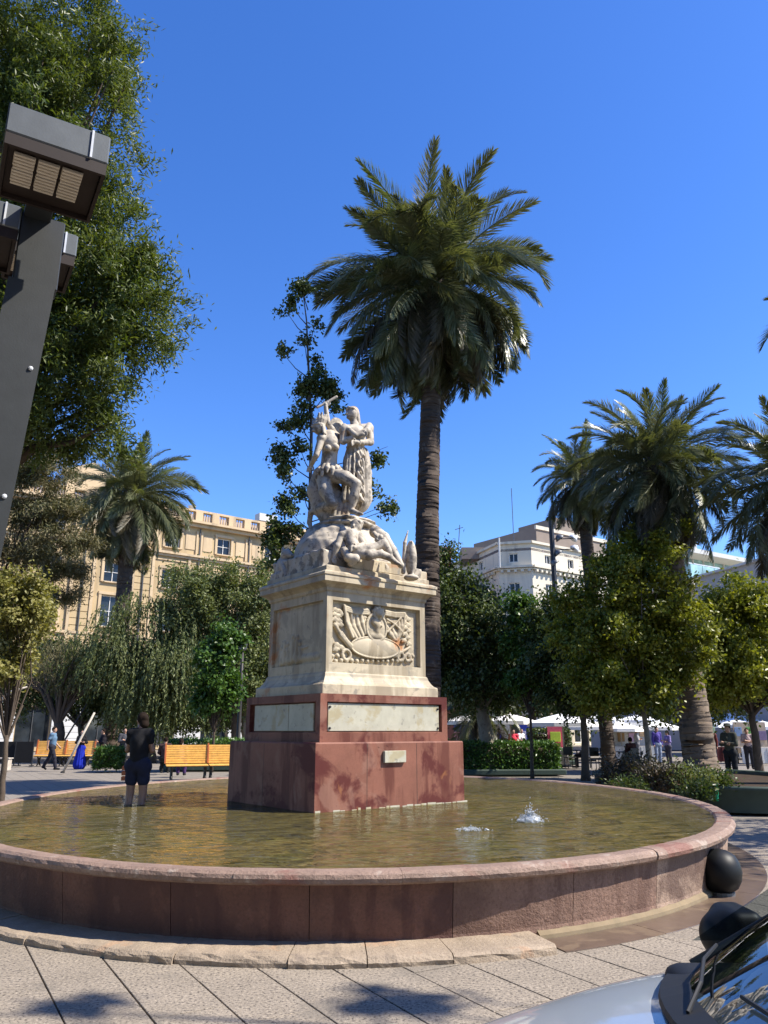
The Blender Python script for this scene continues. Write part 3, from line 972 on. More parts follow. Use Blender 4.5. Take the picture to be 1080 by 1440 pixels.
# white marble: plinth mouldings, die, cornice
obj('marble_plinth', tiers([(1.10, .95, 2.10), (1.10, .95, 2.235), (1.085, .935, 2.25), (1.06, .91, 2.262), (1.03, .88, 2.30), (.995, .85, 2.36), (.985, .84, 2.40), (.97, .825, 2.42)]), M['marble'], mon)
hu, hv, z0, z1 = .965, .82, 2.42, 3.60
b1 = framed(hu, hv, z0, z1, 0, .105, .12, .14, .085, None, '')
b2 = framed(hu, hv, z0, z1, 1, .105, .12, .14, .05, None, '')
b1.add(b2.v, b2.f)
b1.add([(hu, -hv, z0), (hu, hv, z0), (hu, hv, z1), (hu, -hv, z1), (-hu, hv, z0), (-hu, hv, z1)], [(0, 1, 2, 3), (1, 4, 5, 2)])
obj('marble_die', b1, M['marble'], mon)
obj('marble_cornice', tiers([(.97, .825, 3.60), (.985, .84, 3.62), (.99, .845, 3.66), (1.03, .885, 3.70), (1.085, .94, 3.73), (1.10, .955, 3.735), (1.10, .955, 3.82), (1.115, .97, 3.83), (1.115, .97, 3.865), (1.06, .915, 3.90)]), M['marble'], mon)

# ---- carved relief on the front face (u to the right, z up, w out of the wall)
def RP(x, y, w=0.0):
    u = -.86 + 1.72 * (x - 90) / 845
    z = 3.47 - .90 * (y - (58 + .085 * (x - 90))) / 690
    return np.array([u, -.735 - w, z])
rel = Clay()
rel.block((0, -.733, 3.0), (.84, .008, .44), rd=.004)
def curve(cl, pts, r, w=.03, k=.012):
    P = [RP(x, y, w) for x, y in pts]
    rr = r if hasattr(r, '__len__') else [r] * len(P)
    cl.chain(P, rr, k)
rnd = random.Random(3)
# scrolling leaves left and right, along the top
for (x, y) in ((130, 160), (165, 175), (120, 215), (155, 235), (190, 210), (125, 270), (165, 285), (140, 330), (180, 330), (420, 150), (445, 190), (395, 235), (405, 285), (395, 325), (800, 200), (830, 235), (795, 280), (830, 310), (800, 345), (835, 380), (800, 420), (825, 460), (790, 500), (840, 540), (150, 560), (190, 590), (140, 610)):
    rel.ell(RP(x, y, .02), (.045 + .015 * rnd.random(), .03, .035 + .012 * rnd.random()), k=.012)
    curve(rel, [(x - 25, y + 18), (x, y - 18), (x + 26, y + 6)], .012, .035)
# cannon barrels, lower left and lower right
curve(rel, [(130, 340), (180, 455), (268, 585)], [.03, .034, .036], .04)
curve(rel, [(185, 420), (225, 500), (275, 570)], [.022, .026, .03], .05)
curve(rel, [(845, 580), (760, 640), (700, 680)], [.022, .026, .03], .03)
for (x, y, r) in ((235, 672, .075), (750, 690, .065), (825, 700, .055)):
    P = RP(x, y, .03)
    for i in range(14):
        t, t2 = 2 * math.pi * i / 14, 2 * math.pi * (i + 1) / 14
        rel.cap(P + [r * math.cos(t), 0, r * math.sin(t)], P + [r * math.cos(t2), 0, r * math.sin(t2)], .024, k=.008)
for i, x in enumerate(range(95, 900, 48)):
    rel.ell(RP(x, 735 + 8 * (i % 2), .02), (.036, .034, .036), k=.008)
    if x < 230 or x > 650: rel.ell(RP(x + 18, 685, .02), (.034, .032, .034), k=.008)
rel_o = sculpt('relief_panel', rel, .009, M['marble'], mon)
# medallion with a bust
md_ = Clay()
c = RP(505, 355, .045)
md_.ell(c, (.185, .03, .20), k=0)
for i in range(28):
    t, t2 = 2 * math.pi * i / 28, 2 * math.pi * (i + 1) / 28
    md_.cap(c + [.195 * math.cos(t), -.01, .215 * math.sin(t)], c + [.195 * math.cos(t2), -.01, .215 * math.sin(t2)], .022, k=.006)
md_.ell(c + [0.0, -.03, .045], (.062, .05, .085), k=.01).ell(c + [.0, -.02, -.05], (.045, .04, .05), k=.03).ell(c + [.0, -.015, -.13], (.115, .03, .045), k=.03).ell(c + [.06, -.05, .03], (.022, .03, .03), k=.01)
md_.ell(c + [-.05, -.035, .08], (.06, .045, .06), k=.01)
sculpt('medallion', md_, .009, M['marble'], rel_o)
# oval cartouche below
ct = Clay()
c = RP(500, 588, .04)
ct.ell(c, (.485, .05, .165), k=0)
for i in range(40):
    t, t2 = 2 * math.pi * i / 40, 2 * math.pi * (i + 1) / 40
    ct.cap(c + [.475 * math.cos(t), -.018, .16 * math.sin(t)], c + [.475 * math.cos(t2), -.018, .16 * math.sin(t2)], .014, k=.006)
sculpt('cartouche', ct, .009, M['marble'], rel_o)
# draped flags either side of the medallion
for side in (0, 1):
    fl_ = Clay()
    if side == 0:
        pole = [(205, 110), (225, 300), (285, 470)]
        folds = [[(230, 140), (245, 330), (320, 480)], [(270, 160), (290, 340), (350, 470)], [(320, 170), (335, 330), (380, 450)], [(365, 160), (375, 300), (405, 420)]]
        tops = [(215, 120), (300, 150), (420, 150)]
    else:
        pole = [(790, 170), (770, 380), (705, 500)]
        folds = [[(620, 330), (650, 430), (690, 490)], [(660, 330), (690, 430), (710, 480)], [(735, 280), (735, 380), (720, 450)], [(765, 230), (760, 330), (745, 420)]]
        tops = [(600, 150), (690, 170), (785, 165)]
    fl_.ell(RP(305, 320, .005) if side == 0 else RP(700, 340, .005), (.17, .035, .24), k=.01)
    curve(fl_, pole, .024, .05, .006)
    for f in folds: curve(fl_, f, [.02, .045, .035], .03, .012)
    for d in (0, 22, 44): curve(fl_, [(x, y + d) for x, y in tops], .022, .045, .006)
    if side == 1:
        curve(fl_, [(610, 250), (690, 310), (760, 400)], .018, .06, .006)
        curve(fl_, [(745, 230), (680, 310), (610, 400)], .018, .06, .006)
    sculpt('carved_flag', fl_, .009, M['marble'], rel_o)
lh = Clay()
c = RP(525, 185, .06)
lh.ell(c, (.075, .06, .07), k=.01).ell(c + [-.06, .01, .03], (.03, .03, .04)).ell(c + [.06, .01, .03], (.03, .03, .04)).ell(c + [0, -.04, -.03], (.035, .04, .03))
for t in range(9): lh.ell(c + [.1 * math.cos(t * .7), .01, .085 * math.sin(t * .7)], (.04, .03, .04), k=.015)
sculpt('lion_head', lh, .009, M['marble'], rel_o)
# shallow relief of a crowd on the shaded left face
rl = Clay()
rl.block((-.915, 0, 3.0), (.008, .70, .44), rd=.004)
rnd = random.Random(9)
for k in range(9):
    v = -.10 + .075 * k + rnd.uniform(-.04, .04)
    z0_ = 2.64 + rnd.uniform(-.03, .06)
    h = rnd.uniform(.16, .30)
    lean = rnd.uniform(-.07, .07)
    rl.cap((-.918, v, z0_), (-.918, v + lean, z0_ + h), .045, .032, .03)
    rl.ell((-.922, v + lean, z0_ + h + .07), (.028, .034, .042), k=.01)
    rl.cap((-.92, v + lean * .8, z0_ + h - .02), (-.92, v + rnd.uniform(-.16, .16), z0_ + h + rnd.uniform(-.12, .12)), .020, .016, .01)
for k in range(6): rl.ell((-.915, .30 - .16 * k, 2.66), (.03, .10, .05), k=.03)
sculpt('side_relief', rl, .011, M['marble'], mon)

Clay.soft = .62
# ---- top: ledges, rocky mound and the carved figures
top = MB()
obj('top_ledge', tiers([(1.02, .87, 3.895), (1.02, .87, 3.98), (.98, .83, 4.0)]), M['marble'], mon)
Y0 = 12.55
def SP(px, py, dy=0.0): return loc(at_y(px, py, Y0 + dy))
mound = Clay()
mound.block((-.12, .05, 4.12), (.86, .74, .16), rd=.03, k=.05)
mound.ell((-.08, .07, 4.2), (.86, .74, .80), k=.1)
mound.ell((-.30, .12, 4.45), (.52, .5, .50), k=.1)
mound.ell((-.55, -.1, 4.2), (.34, .40, .55), k=.08).ell((.35, .0, 4.2), (.42, .45, .45), k=.08).ell((.15, .3, 4.3), (.5, .4, .55), k=.08)
mound.block((.52, -.55, 4.07), (.40, .28, .10), rd=.02, k=.02)
mound.ell((.0, .05, 4.88), (.62, .55, .10), k=.02)
mound.ell((.02, .05, 4.98), (.50, .46, .085), k=.02)
def rocky(P):
    return .026 * (np.abs(np.sin(P[..., 0] * 6 + 2.2 * np.sin(P[..., 2] * 5))) - .6) * np.sin(P[..., 1] * 6 + 1.3) + .016 * np.abs(np.sin(P[..., 2] * 9 + P[..., 0] * 4)) + .008 * np.sin(P[..., 0] * 31 + P[..., 2] * 17) * np.sin(P[..., 1] * 27)
mound_o = sculpt('rock_mound', mound, .018, M['statue_marble'], mon, disp=rocky, cut=lambda P: 3.99 - P[..., 2])

obj('front_block', MB().box((-.02, -.70, 4.095), (1.06, .26, .19), ch=.012), M['marble'], mon)
# standing woman, arms folded over her breast, long draped gown, veil over her head
def v3(*a): return np.array(a, float)
wf = Clay()
hd = SP(495, 582, .10); nk = SP(499, 597, .12)
shl, shr = SP(484, 604, -.12), SP(519, 602, .16)
ch, wa = SP(501, 613, .04), SP(500, 630, .06)
hip, kn, hem = SP(500, 648, .08), SP(499, 676, .10), SP(500, 704, .12)
wf.ell(hd, (.098, .108, .128), k=.02)
wf.cap(hd + v3(0, .0, -.04), nk + v3(0, 0, -.03), .06, .062, .03)
wf.cap(nk, ch, .07, .15, .06)
wf.cap(shl, shr, .082, .082, .06)
wf.cap(ch, wa, .165, .140, .06).cap(wa, hip, .142, .19, .06).cap(hip, kn, .19, .205, .06).cap(kn, hem, .205, .235, .05)
elr, ell_ = SP(521, 622, .10), SP(482, 621, -.16)
hr, hl = SP(500, 622, -.22), SP(508, 612, -.20)
wf.chain([shr, elr], [.075, .062], .03).chain([elr, hr], [.062, .042], .02)
wf.chain([shl, ell_], [.075, .06], .03).chain([ell_, hl], [.058, .042], .02)
def fingers(cl, base, d, side, r=.013, ln=.07):
    d = d / np.linalg.norm(d); side = side / np.linalg.norm(side)
    cl.ell(base + d * .03, (.036, .036, .036), k=.02)
    for i in range(4):
        o = base + side * (.036 - .024 * i) + d * .05
        m = o + d * ln * (.55 - .05 * abs(i - 1.3)); e = m + d * ln * .35 + v3(0, 0, -.02)
        cl.chain([o, m, e], [r, r * .92, r * .75], .006)
    th = base + side * .04
    cl.chain([th, th + side * .03 + d * .03, th + side * .03 + d * .06], [r * 1.1, r, r * .8], .006)
fingers(wf, hr, hr - elr, v3(0, 0, 1)); fingers(wf, hl, hl - ell_, v3(0, 0, 1))
# face looks down-left: nose, brow, chin, eye hollows come from the SDF pieces below
fd = np.array(loc(np.array(MC) + np.array([-.75, -.66, 0]))); fd = fd / np.linalg.norm(fd)
sd = np.cross(fd, v3(0, 0, 1))
wf.cap(hd + fd * .085 + v3(0, 0, .03), hd + fd * .118 + v3(0, 0, -.022), .013, .021, .012)
wf.ell(hd + fd * .075 + v3(0, 0, -.085), (.04, .04, .034), k=.02)
wf.cap(hd + fd * .088 - sd * .03 + v3(0, 0, -.058), hd + fd * .088 + sd * .03 + v3(0, 0, -.058), .011, .011, .006)
for s_ in (-1, 1):
    wf.cap(hd + fd * .082 + sd * s_ * .018 + v3(0, 0, .036), hd + fd * .072 + sd * s_ * .062 + v3(0, 0, .036), .014, .011, .01)
    wf.ell(hd + fd * .078 + sd * s_ * .037 + v3(0, 0, .006), (.017, .017, .011), k=.004)
    wf.ell(hd - fd * .005 + sd * s_ * .096 + v3(0, 0, -.005), (.018, .018, .034), k=.008)
# shawl rolls over the shoulders
wf.chain([shl + v3(0, 0, .06), SP(500, 612, -.22), SP(516, 606, -.1), shr + v3(0, 0, .05)], [.05, .05, .06, .055], .02)
wf.chain([SP(512, 634, .12), SP(515, 665, .14), SP(515, 702, .14)], [.06, .075, .085], .05)
for fx in (486, 491, 497, 503, 509): wf.chain([SP(fx + 2, 640, -.10), SP(fx, 672, -.13), SP(fx - 1, 703, -.16)], [.022, .034, .045], .03)
def gown(P):
    th = np.arctan2(P[..., 1] - hip[1], P[..., 0] - hip[0])
    m = np.clip((wa[2] + .04 - P[..., 2]) / .12, 0, 1)
    f = np.sin(th * 11 + 1.2 * np.sin(P[..., 2] * 4)) + .6 * np.sin(th * 19 + 2.0 + P[..., 2] * 2)
    diag = np.sin((P[..., 2] * 1.0 + th * .35) * 34) * np.exp(-((th + 1.9) / .55) ** 2)
    sh = 1 - 2 * np.abs(np.sin(th * 6.5 + .7 * np.sin(P[..., 2] * 4)))
    return -(.010 * f + .016 * sh + .012 * diag) * m
wf.ell(wa, (.165, .155, .025), k=.01)
wf.ell(SP(474, 600, .25), (.16, .05, .17), k=.03)
woman = sculpt('standing_woman', wf, .0108, M['statue_marble'], mound_o, disp=gown)
vl = Clay()
vl.ell(hd + v3(0, 0, .028) - fd * .022, (.108, .112, .118), k=.02)
vl.chain([hd - fd * .08 + v3(0, 0, .0), hd - fd * .12 + v3(0, 0, -.14), nk - fd * .10 + v3(0, 0, -.10)], [.075, .06, .05], .03)
vl.chain([hd + sd * .09 + fd * .04 + v3(0, 0, .06), hd + fd * .10 + v3(0, 0, .088), hd - sd * .09 + fd * .04 + v3(0, 0, .06)], [.026, .03, .026], .02)
sculpt('veil', vl, .0108, M['statue_marble'], woman, cut=lambda P: (P - hd) @ fd - (.105 + 0 * P[..., 0]) + np.where(P[..., 2] < hd[2] + .05, .09, 0))

# kneeling figure in feather skirt and headdress, one arm raised with a broken rod
kf = Clay()
kh = SP(448, 601, -.20)
kch, kbe, khp = SP(465, 624, -.10), SP(463, 646, -.08), SP(462, 664, -.05)
ksl, ksr = SP(452, 617, -.22), SP(472, 614, .02)
kf.ell(kh, (.10, .10, .125), k=.02)
kf.cap(kh + v3(.02, .02, -.06), SP(461, 612, -.12), .06, .065, .03)
kf.cap(ksl, ksr, .085, .085, .05)
kf.cap(SP(463, 614, -.1), kch, .12, .155, .06).cap(kch, kbe, .15, .125, .06).cap(kbe, khp, .125, .175, .06)
kf.ell(SP(472, 629, -.22), (.062, .062, .06), k=.03).ell(SP(461, 630, -.28), (.062, .062, .06), k=.03)
eu, hu_ = SP(461, 596, -.12), SP(458, 572, -.16)
kf.chain([ksr, SP(466, 604, -.05), eu], [.07, .062, .05], .02).chain([eu, hu_], [.052, .036], .015)
fingers(kf, hu_ + v3(0, 0, .01), v3(0, 0, 1), loc(at_y(470, 570, Y0)) - loc(at_y(458, 572, Y0)), ln=.06)
e2, h2 = SP(445, 640, -.30), SP(437, 655, -.12)
kf.chain([ksl, e2], [.066, .054], .02).chain([e2, h2], [.05, .036], .015)
fingers(kf, h2, v3(-.3, .2, -1), v3(1, 0, 0), ln=.06)
knr, ftr = SP(501, 681, -.36), SP(494, 716, -.30)
kf.chain([SP(470, 668, -.14), SP(486, 672, -.28), knr], [.135, .115, .088], .04)
kf.chain([knr, SP(498, 698, -.34), ftr], [.085, .078, .052], .03)
kf.chain([ftr + v3(0, 0, -.02), SP(503, 722, -.44), SP(509, 723, -.5)], [.05, .042, .026], .02)
knl = SP(468, 708, -.28)
kf.chain([SP(456, 670, -.08), SP(458, 690, -.2), knl], [.14, .115, .09], .04)
kf.chain([knl, SP(452, 715, -.05), SP(437, 721, .12)], [.088, .075, .05], .03)
kf.chain([SP(437, 721, .12), SP(435, 735, .16), SP(438, 745, .14)], [.048, .042, .03], .02)
# drapery sweeping off the hips behind the legs
kf.chain([SP(452, 668, .08), SP(447, 690, .12), SP(452, 712, .1), SP(462, 728, .05)], [.15, .18, .17, .15], .05)
kf.chain([SP(456, 676, .0), SP(470, 690, .05), SP(478, 715, .05)], [.13, .13, .13], .05)
for i, x in enumerate((474, 480, 486, 492)):
    kf.chain([SP(x - 4, 690 + 2 * i, -.05), SP(x, 708, -.12), SP(x - 4, 726, -.14)], [.045, .04, .045], .02)
kf.chain([SP(463, 682, .04), SP(463, 705, .04), SP(463, 727, .03)], [.15, .17, .17], .05)
kd = np.array(loc(np.array(MC) + np.array([-.9, -.42, .1]))); kd[2] = .12; kd = kd / np.linalg.norm(kd)
ks_ = np.cross(kd, v3(0, 0, 1)); ks_ /= np.linalg.norm(ks_)
kf.cap(kh + kd * .085 + v3(0, 0, .03), kh + kd * .122 + v3(0, 0, -.015), .013, .021, .012)
kf.ell(kh + kd * .078 + v3(0, 0, -.082), (.04, .04, .032), k=.02)
kf.cap(kh + kd * .09 - ks_ * .028 + v3(0, 0, -.052), kh + kd * .09 + ks_ * .028 + v3(0, 0, -.052), .011, .011, .006)
for s_ in (-1, 1):
    kf.cap(kh + kd * .084 + ks_ * s_ * .018 + v3(0, 0, .038), kh + kd * .074 + ks_ * s_ * .06 + v3(0, 0, .038), .014, .011, .01)
    kf.ell(kh + kd * .08 + ks_ * s_ * .036 + v3(0, 0, .008), (.016, .016, .011), k=.004)
    kf.ell(kh + ks_ * s_ * .097, (.018, .018, .034), k=.008)
kneel = sculpt('kneeling_figure', kf, .0108, M['statue_marble'], mound_o)
fe = Clay()
for i in range(11):
    t = -1.9 + i * .38
    b = kh + v3(0, 0, .03) + (-kd * math.cos(t) * .08 + ks_ * math.sin(t) * .08)
    e = b + v3(0, 0, .17 + .02 * (i % 2)) + (-kd * math.cos(t) + ks_ * math.sin(t)) * .055
    fe.chain([b, (b + e) / 2 + v3(0, 0, .01), e], [.022, .034, .016], .006)
    e2_ = b + v3(0, 0, -.16) + (-kd * math.cos(t) + ks_ * math.sin(t)) * .05
    if abs(t) < 1.3: fe.chain([b, e2_], [.035, .022], .006)
fe.ell(kh + v3(0, 0, .03), (.115, .115, .045), k=.01)
sculpt('feather_headdress', fe, .0108, M['statue_marble'], kneel)
fs_ = Clay()
fs_.ell(SP(464, 657, -.07), (.19, .18, .035), k=.01)
for i in range(16):
    t = 2 * math.pi * i / 16
    b = SP(464, 657, -.07) + v3(.165 * math.cos(t), .155 * math.sin(t), -.01)
    e = b + v3(.065 * math.cos(t), .065 * math.sin(t), -.15 - .05 * (i % 2))
    fs_.chain([b, (b + e) / 2 + v3(.02 * math.cos(t), .02 * math.sin(t), 0), e], [.035, .046, .022], .008)
sculpt('feather_skirt', fs_, .0108, M['statue_marble'], kneel)
rd = Clay()
rd.chain([SP(446, 573, -.18), SP(458, 567, -.15), SP(473, 558, -.10)], [.022, .022, .024], 0)
sculpt('broken_rod', rd, .011, M['statue_marble'], kneel)

# captive lying against the rock on the front side
DY = -.80
rc = Clay()
ph = SP(501, 740, DY + .16)
rc.ell(ph, (.09, .09, .11), k=.02)
sh_, be, pv = SP(492, 754, DY + .05), SP(495, 765, DY), SP(500, 774, DY - .04)
rc.cap(ph, SP(497, 748, DY + .1), .055, .06, .03)
rc.cap(SP(481, 753, DY), SP(503, 753, DY + .15), .07, .07, .04)
rc.cap(sh_, be, .120, .098, .05).cap(be, pv, .098, .115, .05)
rc.chain([SP(480, 754, DY), SP(474, 768, DY - .06), SP(470, 782, DY - .05)], [.062, .052, .036], .02)
fingers(rc, SP(470, 783, DY - .05), v3(-.2, -.3, -1), v3(1, 0, 0), ln=.05)
rc.chain([SP(504, 754, DY + .12), SP(512, 766, DY + .02), SP(500, 770, DY - .14)], [.06, .048, .034], .02)
fingers(rc, SP(500, 770, DY - .14), v3(-1, 0, -.2), v3(0, 0, 1), ln=.05)
rc.chain([pv, SP(520, 773, DY - .02), SP(540, 764, DY + .06)], [.095, .080, .060], .04)
rc.chain([SP(540, 764, DY + .06), SP(547, 776, DY + .08), SP(553, 789, DY + .08)], [.07, .06, .04], .03)
rc.chain([SP(553, 790, DY + .08), SP(560, 793, DY + .05)], [.042, .026], .02)
rc.chain([pv + v3(0, 0, -.04), SP(518, 781, DY - .1), SP(535, 779, DY - .06)], [.09, .075, .058], .04)
rc.chain([SP(535, 779, DY - .06), SP(548, 784, DY - .02), SP(557, 791, DY)], [.066, .055, .035], .03)
rc.chain([SP(557, 791, DY), SP(563, 794, DY - .02)], [.036, .024], .02)
rc.chain([SP(484, 774, DY - .08), SP(490, 784, DY - .14), SP(500, 786, DY - .12), SP(494, 792, DY - .1)], [.06, .07, .07, .06], .03)
cd_ = np.array(loc(np.array(MC) + np.array([-.4, -.9, 0]))); cd_ = cd_ / np.linalg.norm(cd_); cs_ = np.cross(cd_, v3(0, 0, 1))
rc.cap(ph + cd_ * .075 + v3(0, 0, .025), ph + cd_ * .107 + v3(0, 0, -.018), .012, .02, .01).ell(ph + cd_ * .068 + v3(0, 0, -.075), (.035, .035, .03), k=.02)
for s_ in (-1, 1):
    rc.cap(ph + cd_ * .075 + cs_ * s_ * .016 + v3(0, 0, .034), ph + cd_ * .064 + cs_ * s_ * .054 + v3(0, 0, .034), .013, .010, .01)
captive = sculpt('reclining_figure', rc, .0108, M['statue_marble'], mound_o)
hr_ = Clay()
hr_.ell(ph + v3(0, 0, .03) - cd_ * .02, (.098, .098, .095), k=.02)
for i in range(12):
    t = i * .52
    hr_.ell(ph + v3(.075 * math.cos(t), .075 * math.sin(t), .055) - cd_ * .02, (.034, .034, .034), k=.008)
sculpt('carved_hair', hr_, .0108, M['statue_marble'], captive, cut=lambda P: (P - ph) @ cd_ - .05)
# the drapery and cornucopia trailing down the right slope
dr = Clay()
dr.chain([SP(528, 748, DY + .25), SP(540, 756, DY + .2), SP(552, 775, DY + .12), SP(564, 795, DY + .06)], [.10, .085, .075, .05], .04)
for i in range(4): dr.chain([SP(526 + 5 * i, 750 + 3 * i, DY + .14), SP(545 + 4 * i, 776 + 3 * i, DY + .1)], [.035, .03], .015)
for i in range(5): dr.ell(SP(530 + (i % 3) * 5, 755 + (i // 2) * 4, DY + .12), (.04, .04, .04), k=.01)
sculpt('trailing_drapery', dr, .0108, M['statue_marble'], mound_o)
# tall shield set on a small plinth at the right corner
obj('shield_plinth', MB().box((.93, -.62, 4.06), (.26, .34, .16), ch=.012), M['marble'], mon)
shd = Clay()
sc_ = SP(578, 786, -.52)
shd.ell(sc_, (.085, .10, .30), k=.01)
shd.cap(sc_ + v3(-.02, -.05, -.25), sc_ + v3(-.02, -.05, .27), .022, .015, .02)
shd.chain([sc_ + v3(-.12, .05, -.22), sc_ + v3(-.10, .03, .25), sc_ + v3(-.04, .02, .46)], [.035, .03, .008], .02)
shd.ell(sc_ + v3(0, 0, -.3), (.12, .12, .05), k=.03)
sculpt('shield', shd, .0108, M['statue_marble'], mon)
# crouching carved beast on the shaded left corner
cb = Clay()
bc = SP(401, 798, .12)
cb.block(bc + v3(0, 0, -.20), (.16, .22, .10), rd=.03)
cb.ell(bc + v3(0, .02, -.02), (.14, .18, .22), k=.06).ell(bc + v3(-.02, -.06, .20), (.09, .11, .10), k=.05)
cb.cap(bc + v3(-.02, -.1, .2), bc + v3(-.02, -.26, .15), .055, .035, .03)
for s_ in (-1, 1):
    cb.chain([bc + v3(s_ * .10, -.1, .02), bc + v3(s_ * .11, -.18, -.1), bc + v3(s_ * .11, -.2, -.2)], [.06, .05, .05], .02)
    cb.ell(bc + v3(-.02 + s_ * .05, -.02, .29), (.025, .025, .05), k=.01)
sculpt('carved_beast', cb, .015, M['statue_marble'], mon)

Clay.soft = 1.0
# ================================================================== PALMS
def frond_mesh(name, L, arch, n, lmax, mat, droop=.25, fwd=(68, 28), vee=22, width=.042, seed=0):
    """a feather-shaped leaf along +X, bending down in its own plane"""
    rg = np.random.default_rng(seed)
    K = 18
    width = width * .72; n = int(n * 1.18)
    t = np.linspace(0, 1, K)
    ang = -arch * t ** 1.35
    xs = np.concatenate([[0], np.cumsum(np.cos(ang[1:]) * L / (K - 1))])
    zs = np.concatenate([[0], np.cumsum(np.sin(ang[1:]) * L / (K - 1))])
    mb = MB().tube([(x, 0, z) for x, z in zip(xs, zs)], list(.045 * (1 - .86 * t)), 5)
    V, F = list(mb.v), list(mb.f)
    for i in range(n):
        s = .10 + .90 * (i + .5) / n
        a = float(np.interp(s, t, ang)); px = float(np.interp(s, t, xs)); pz = float(np.interp(s, t, zs))
        T = np.array([math.cos(a), 0, math.sin(a)]); Nn = np.array([-math.sin(a), 0, math.cos(a)])
        ll = lmax * (math.sin(math.pi * (.14 + .80 * s)) ** .75) * (1 + rg.normal() * .06)
        ph = R(fwd[0] + (fwd[1] - fwd[0]) * s + rg.normal() * 5)
        for sd_ in (-1, 1):
            if rg.random() < .03: continue
            v = R(vee + rg.normal() * 15)
            side = np.array([0, sd_ * math.cos(v), 0]) + Nn * math.sin(v)
            d = T * math.cos(ph) + side * math.sin(ph)
            w = np.cross(d, Nn); w /= np.linalg.norm(w)
            w = w * math.cos(.5) + Nn * math.sin(.5) * sd_
            p0 = np.array([px, 0, pz])
            g = np.array([0, 0, -1.0])
            p1 = p0 + d * ll * .55 + g * ll * droop * .18
            p2 = p0 + d * ll * .95 + g * ll * droop * (.55 + .2 * rg.random())
            hw = width / 2
            o = len(V)
            V += [tuple(p0 - w * hw * .5), tuple(p0 + w * hw * .5), tuple(p1 + w * hw), tuple(p1 - w * hw), tuple(p2)]
            F += [(o, o + 1, o + 2, o + 3), (o + 3, o + 2, o + 4)]
    me = bpy.data.meshes.new(name)
    me.from_pydata(V, [], F)
    me.materials.append(mat)
    me.update()
    return me
FR = {}
for k in range(3):
    FR['up', k] = frond_mesh('frond', 1.0 * 4.1, R(38 + 14 * k), 104, .80, M['palm_leaf_new' if k == 0 else 'palm_leaf'], .12, (62, 26), 24, .050, 10 + k)
    FR['mid', k] = frond_mesh('frond', 4.2, R(62 + 20 * k), 112, .84, M['palm_leaf'], .55, (66, 26), 26, .050, 20 + k)
    FR['low', k] = frond_mesh('frond', 4.0, R(34 + 14 * k), 100, .80, M['palm_leaf' if k < 2 else 'palm_leaf_old'], .7, (62, 30), 4, .050, 30 + k)
FR['dead', 0] = frond_mesh('frond', 3.6, R(20), 60, .55, M['palm_leaf_old'], .9, (50, 25), 0, .045, 44)

def ringed_trunk(pts, rad, step, n=20, amp=.018, seed=1):
    rg = random.Random(seed)
    pts = [Vector(p) for p in pts]
    ls = [0]
    for i in range(1, len(pts)): ls.append(ls[-1] + (pts[i] - pts[i - 1]).length)
    out, rr = [], []
    z = 0
    while z < ls[-1]:
        for dz, k in ((0, 1 - amp * 1.6), (.25, 1 + amp), (.8, 1 + amp * .6)):
            zz = min(ls[-1], z + step * dz)
            i = max(j for j in range(len(ls)) if ls[j] <= zz + 1e-9)
            i = min(i, len(pts) - 2)
            f = (zz - ls[i]) / (ls[i + 1] - ls[i])
            out.append(pts[i].lerp(pts[i + 1], f) + Vector((rg.uniform(-.008, .008), rg.uniform(-.008, .008), 0)))
            rr.append((rad[i] + (rad[i + 1] - rad[i]) * f) * k * rg.uniform(.985, 1.015))
        z += step * rg.uniform(.8, 1.2)
    return MB().tube(out, rr, n)
def palm(label, base, top, r0, r1, size, n=84, seed=0, bark='palm_bark', bulge=None, step=.10, dead=10, group='palm trees of the plaza'):
    rg = random.Random(seed)
    base, top = Vector(base), Vector(top)
    root = thing('palm_tree', label, 'palm tree', base, 0, group)
    T = top - base
    mid = T * .5 + Vector((rg.uniform(-.1, .1), 0, 0))
    tb_ = ringed_trunk([(0, 0, -.1), T * .06, T * .2, mid, T * .8, T], [r0 * 1.25, r0, r0 * .97, (bulge or (r0 + r1) / 2), r1 * 1.02, r1], step, seed=seed)
    obj('trunk', tb_, M[bark], root, True)
    hb = MB()
    boot = MB().lathe([(r1, -1.1), (r1 * 1.35, -.5), (r1 * 1.5, .0), (r1 * 1.1, .5), (.08, .9)], tuple(T), 12)
    obj('leaf_bases', boot, M['palm_bark'], root, True)
    for i in range(n):
        f = (i + .5) / n
        el = 86 - 166 * f ** .86 + rg.uniform(-7, 7)
        az = i * 137.508 + rg.uniform(-14, 14)
        if el > 48: kind = 'up'
        elif el > -22: kind = 'mid'
        else: kind = 'low'
        me = FR[kind, rg.randrange(3)]
        s = size * rg.uniform(.86, 1.08) * (.80 if el > 70 else 1.0) / 4.2
        o = link('frond', me, root, T + Vector((math.cos(R(az)) * r1 * .7, math.sin(R(az)) * r1 * .7, .15 + .55 * (el / 90))), (rg.uniform(-.9, .9), -R(el), R(az)))
        o.scale = (s, s, s)
    for i in range(dead):
        az = rg.uniform(0, 360)
        s = size * rg.uniform(.75, 1.0) / 4.2
        o = link('frond', FR['dead', 0], root, T + Vector((math.cos(R(az)) * r1, math.sin(R(az)) * r1, -.5)), (rg.uniform(-.3, .3), R(rg.uniform(72, 86)), R(az)))
        o.scale = (s, s, s)
    return root
palm('tall palm towering behind the monument with a full dark feathery crown', (1.12, 23, 0), (1.66, 23.3, 15.9), .44, .30, 4.15, 150, 3, bulge=.35, dead=16)
palm('shaggy palm with drooping crown in front of the tan building', (-16.75, 50, 0), (-16.95, 50, 16.5), .52, .46, 4.8, 110, 5, dead=40)
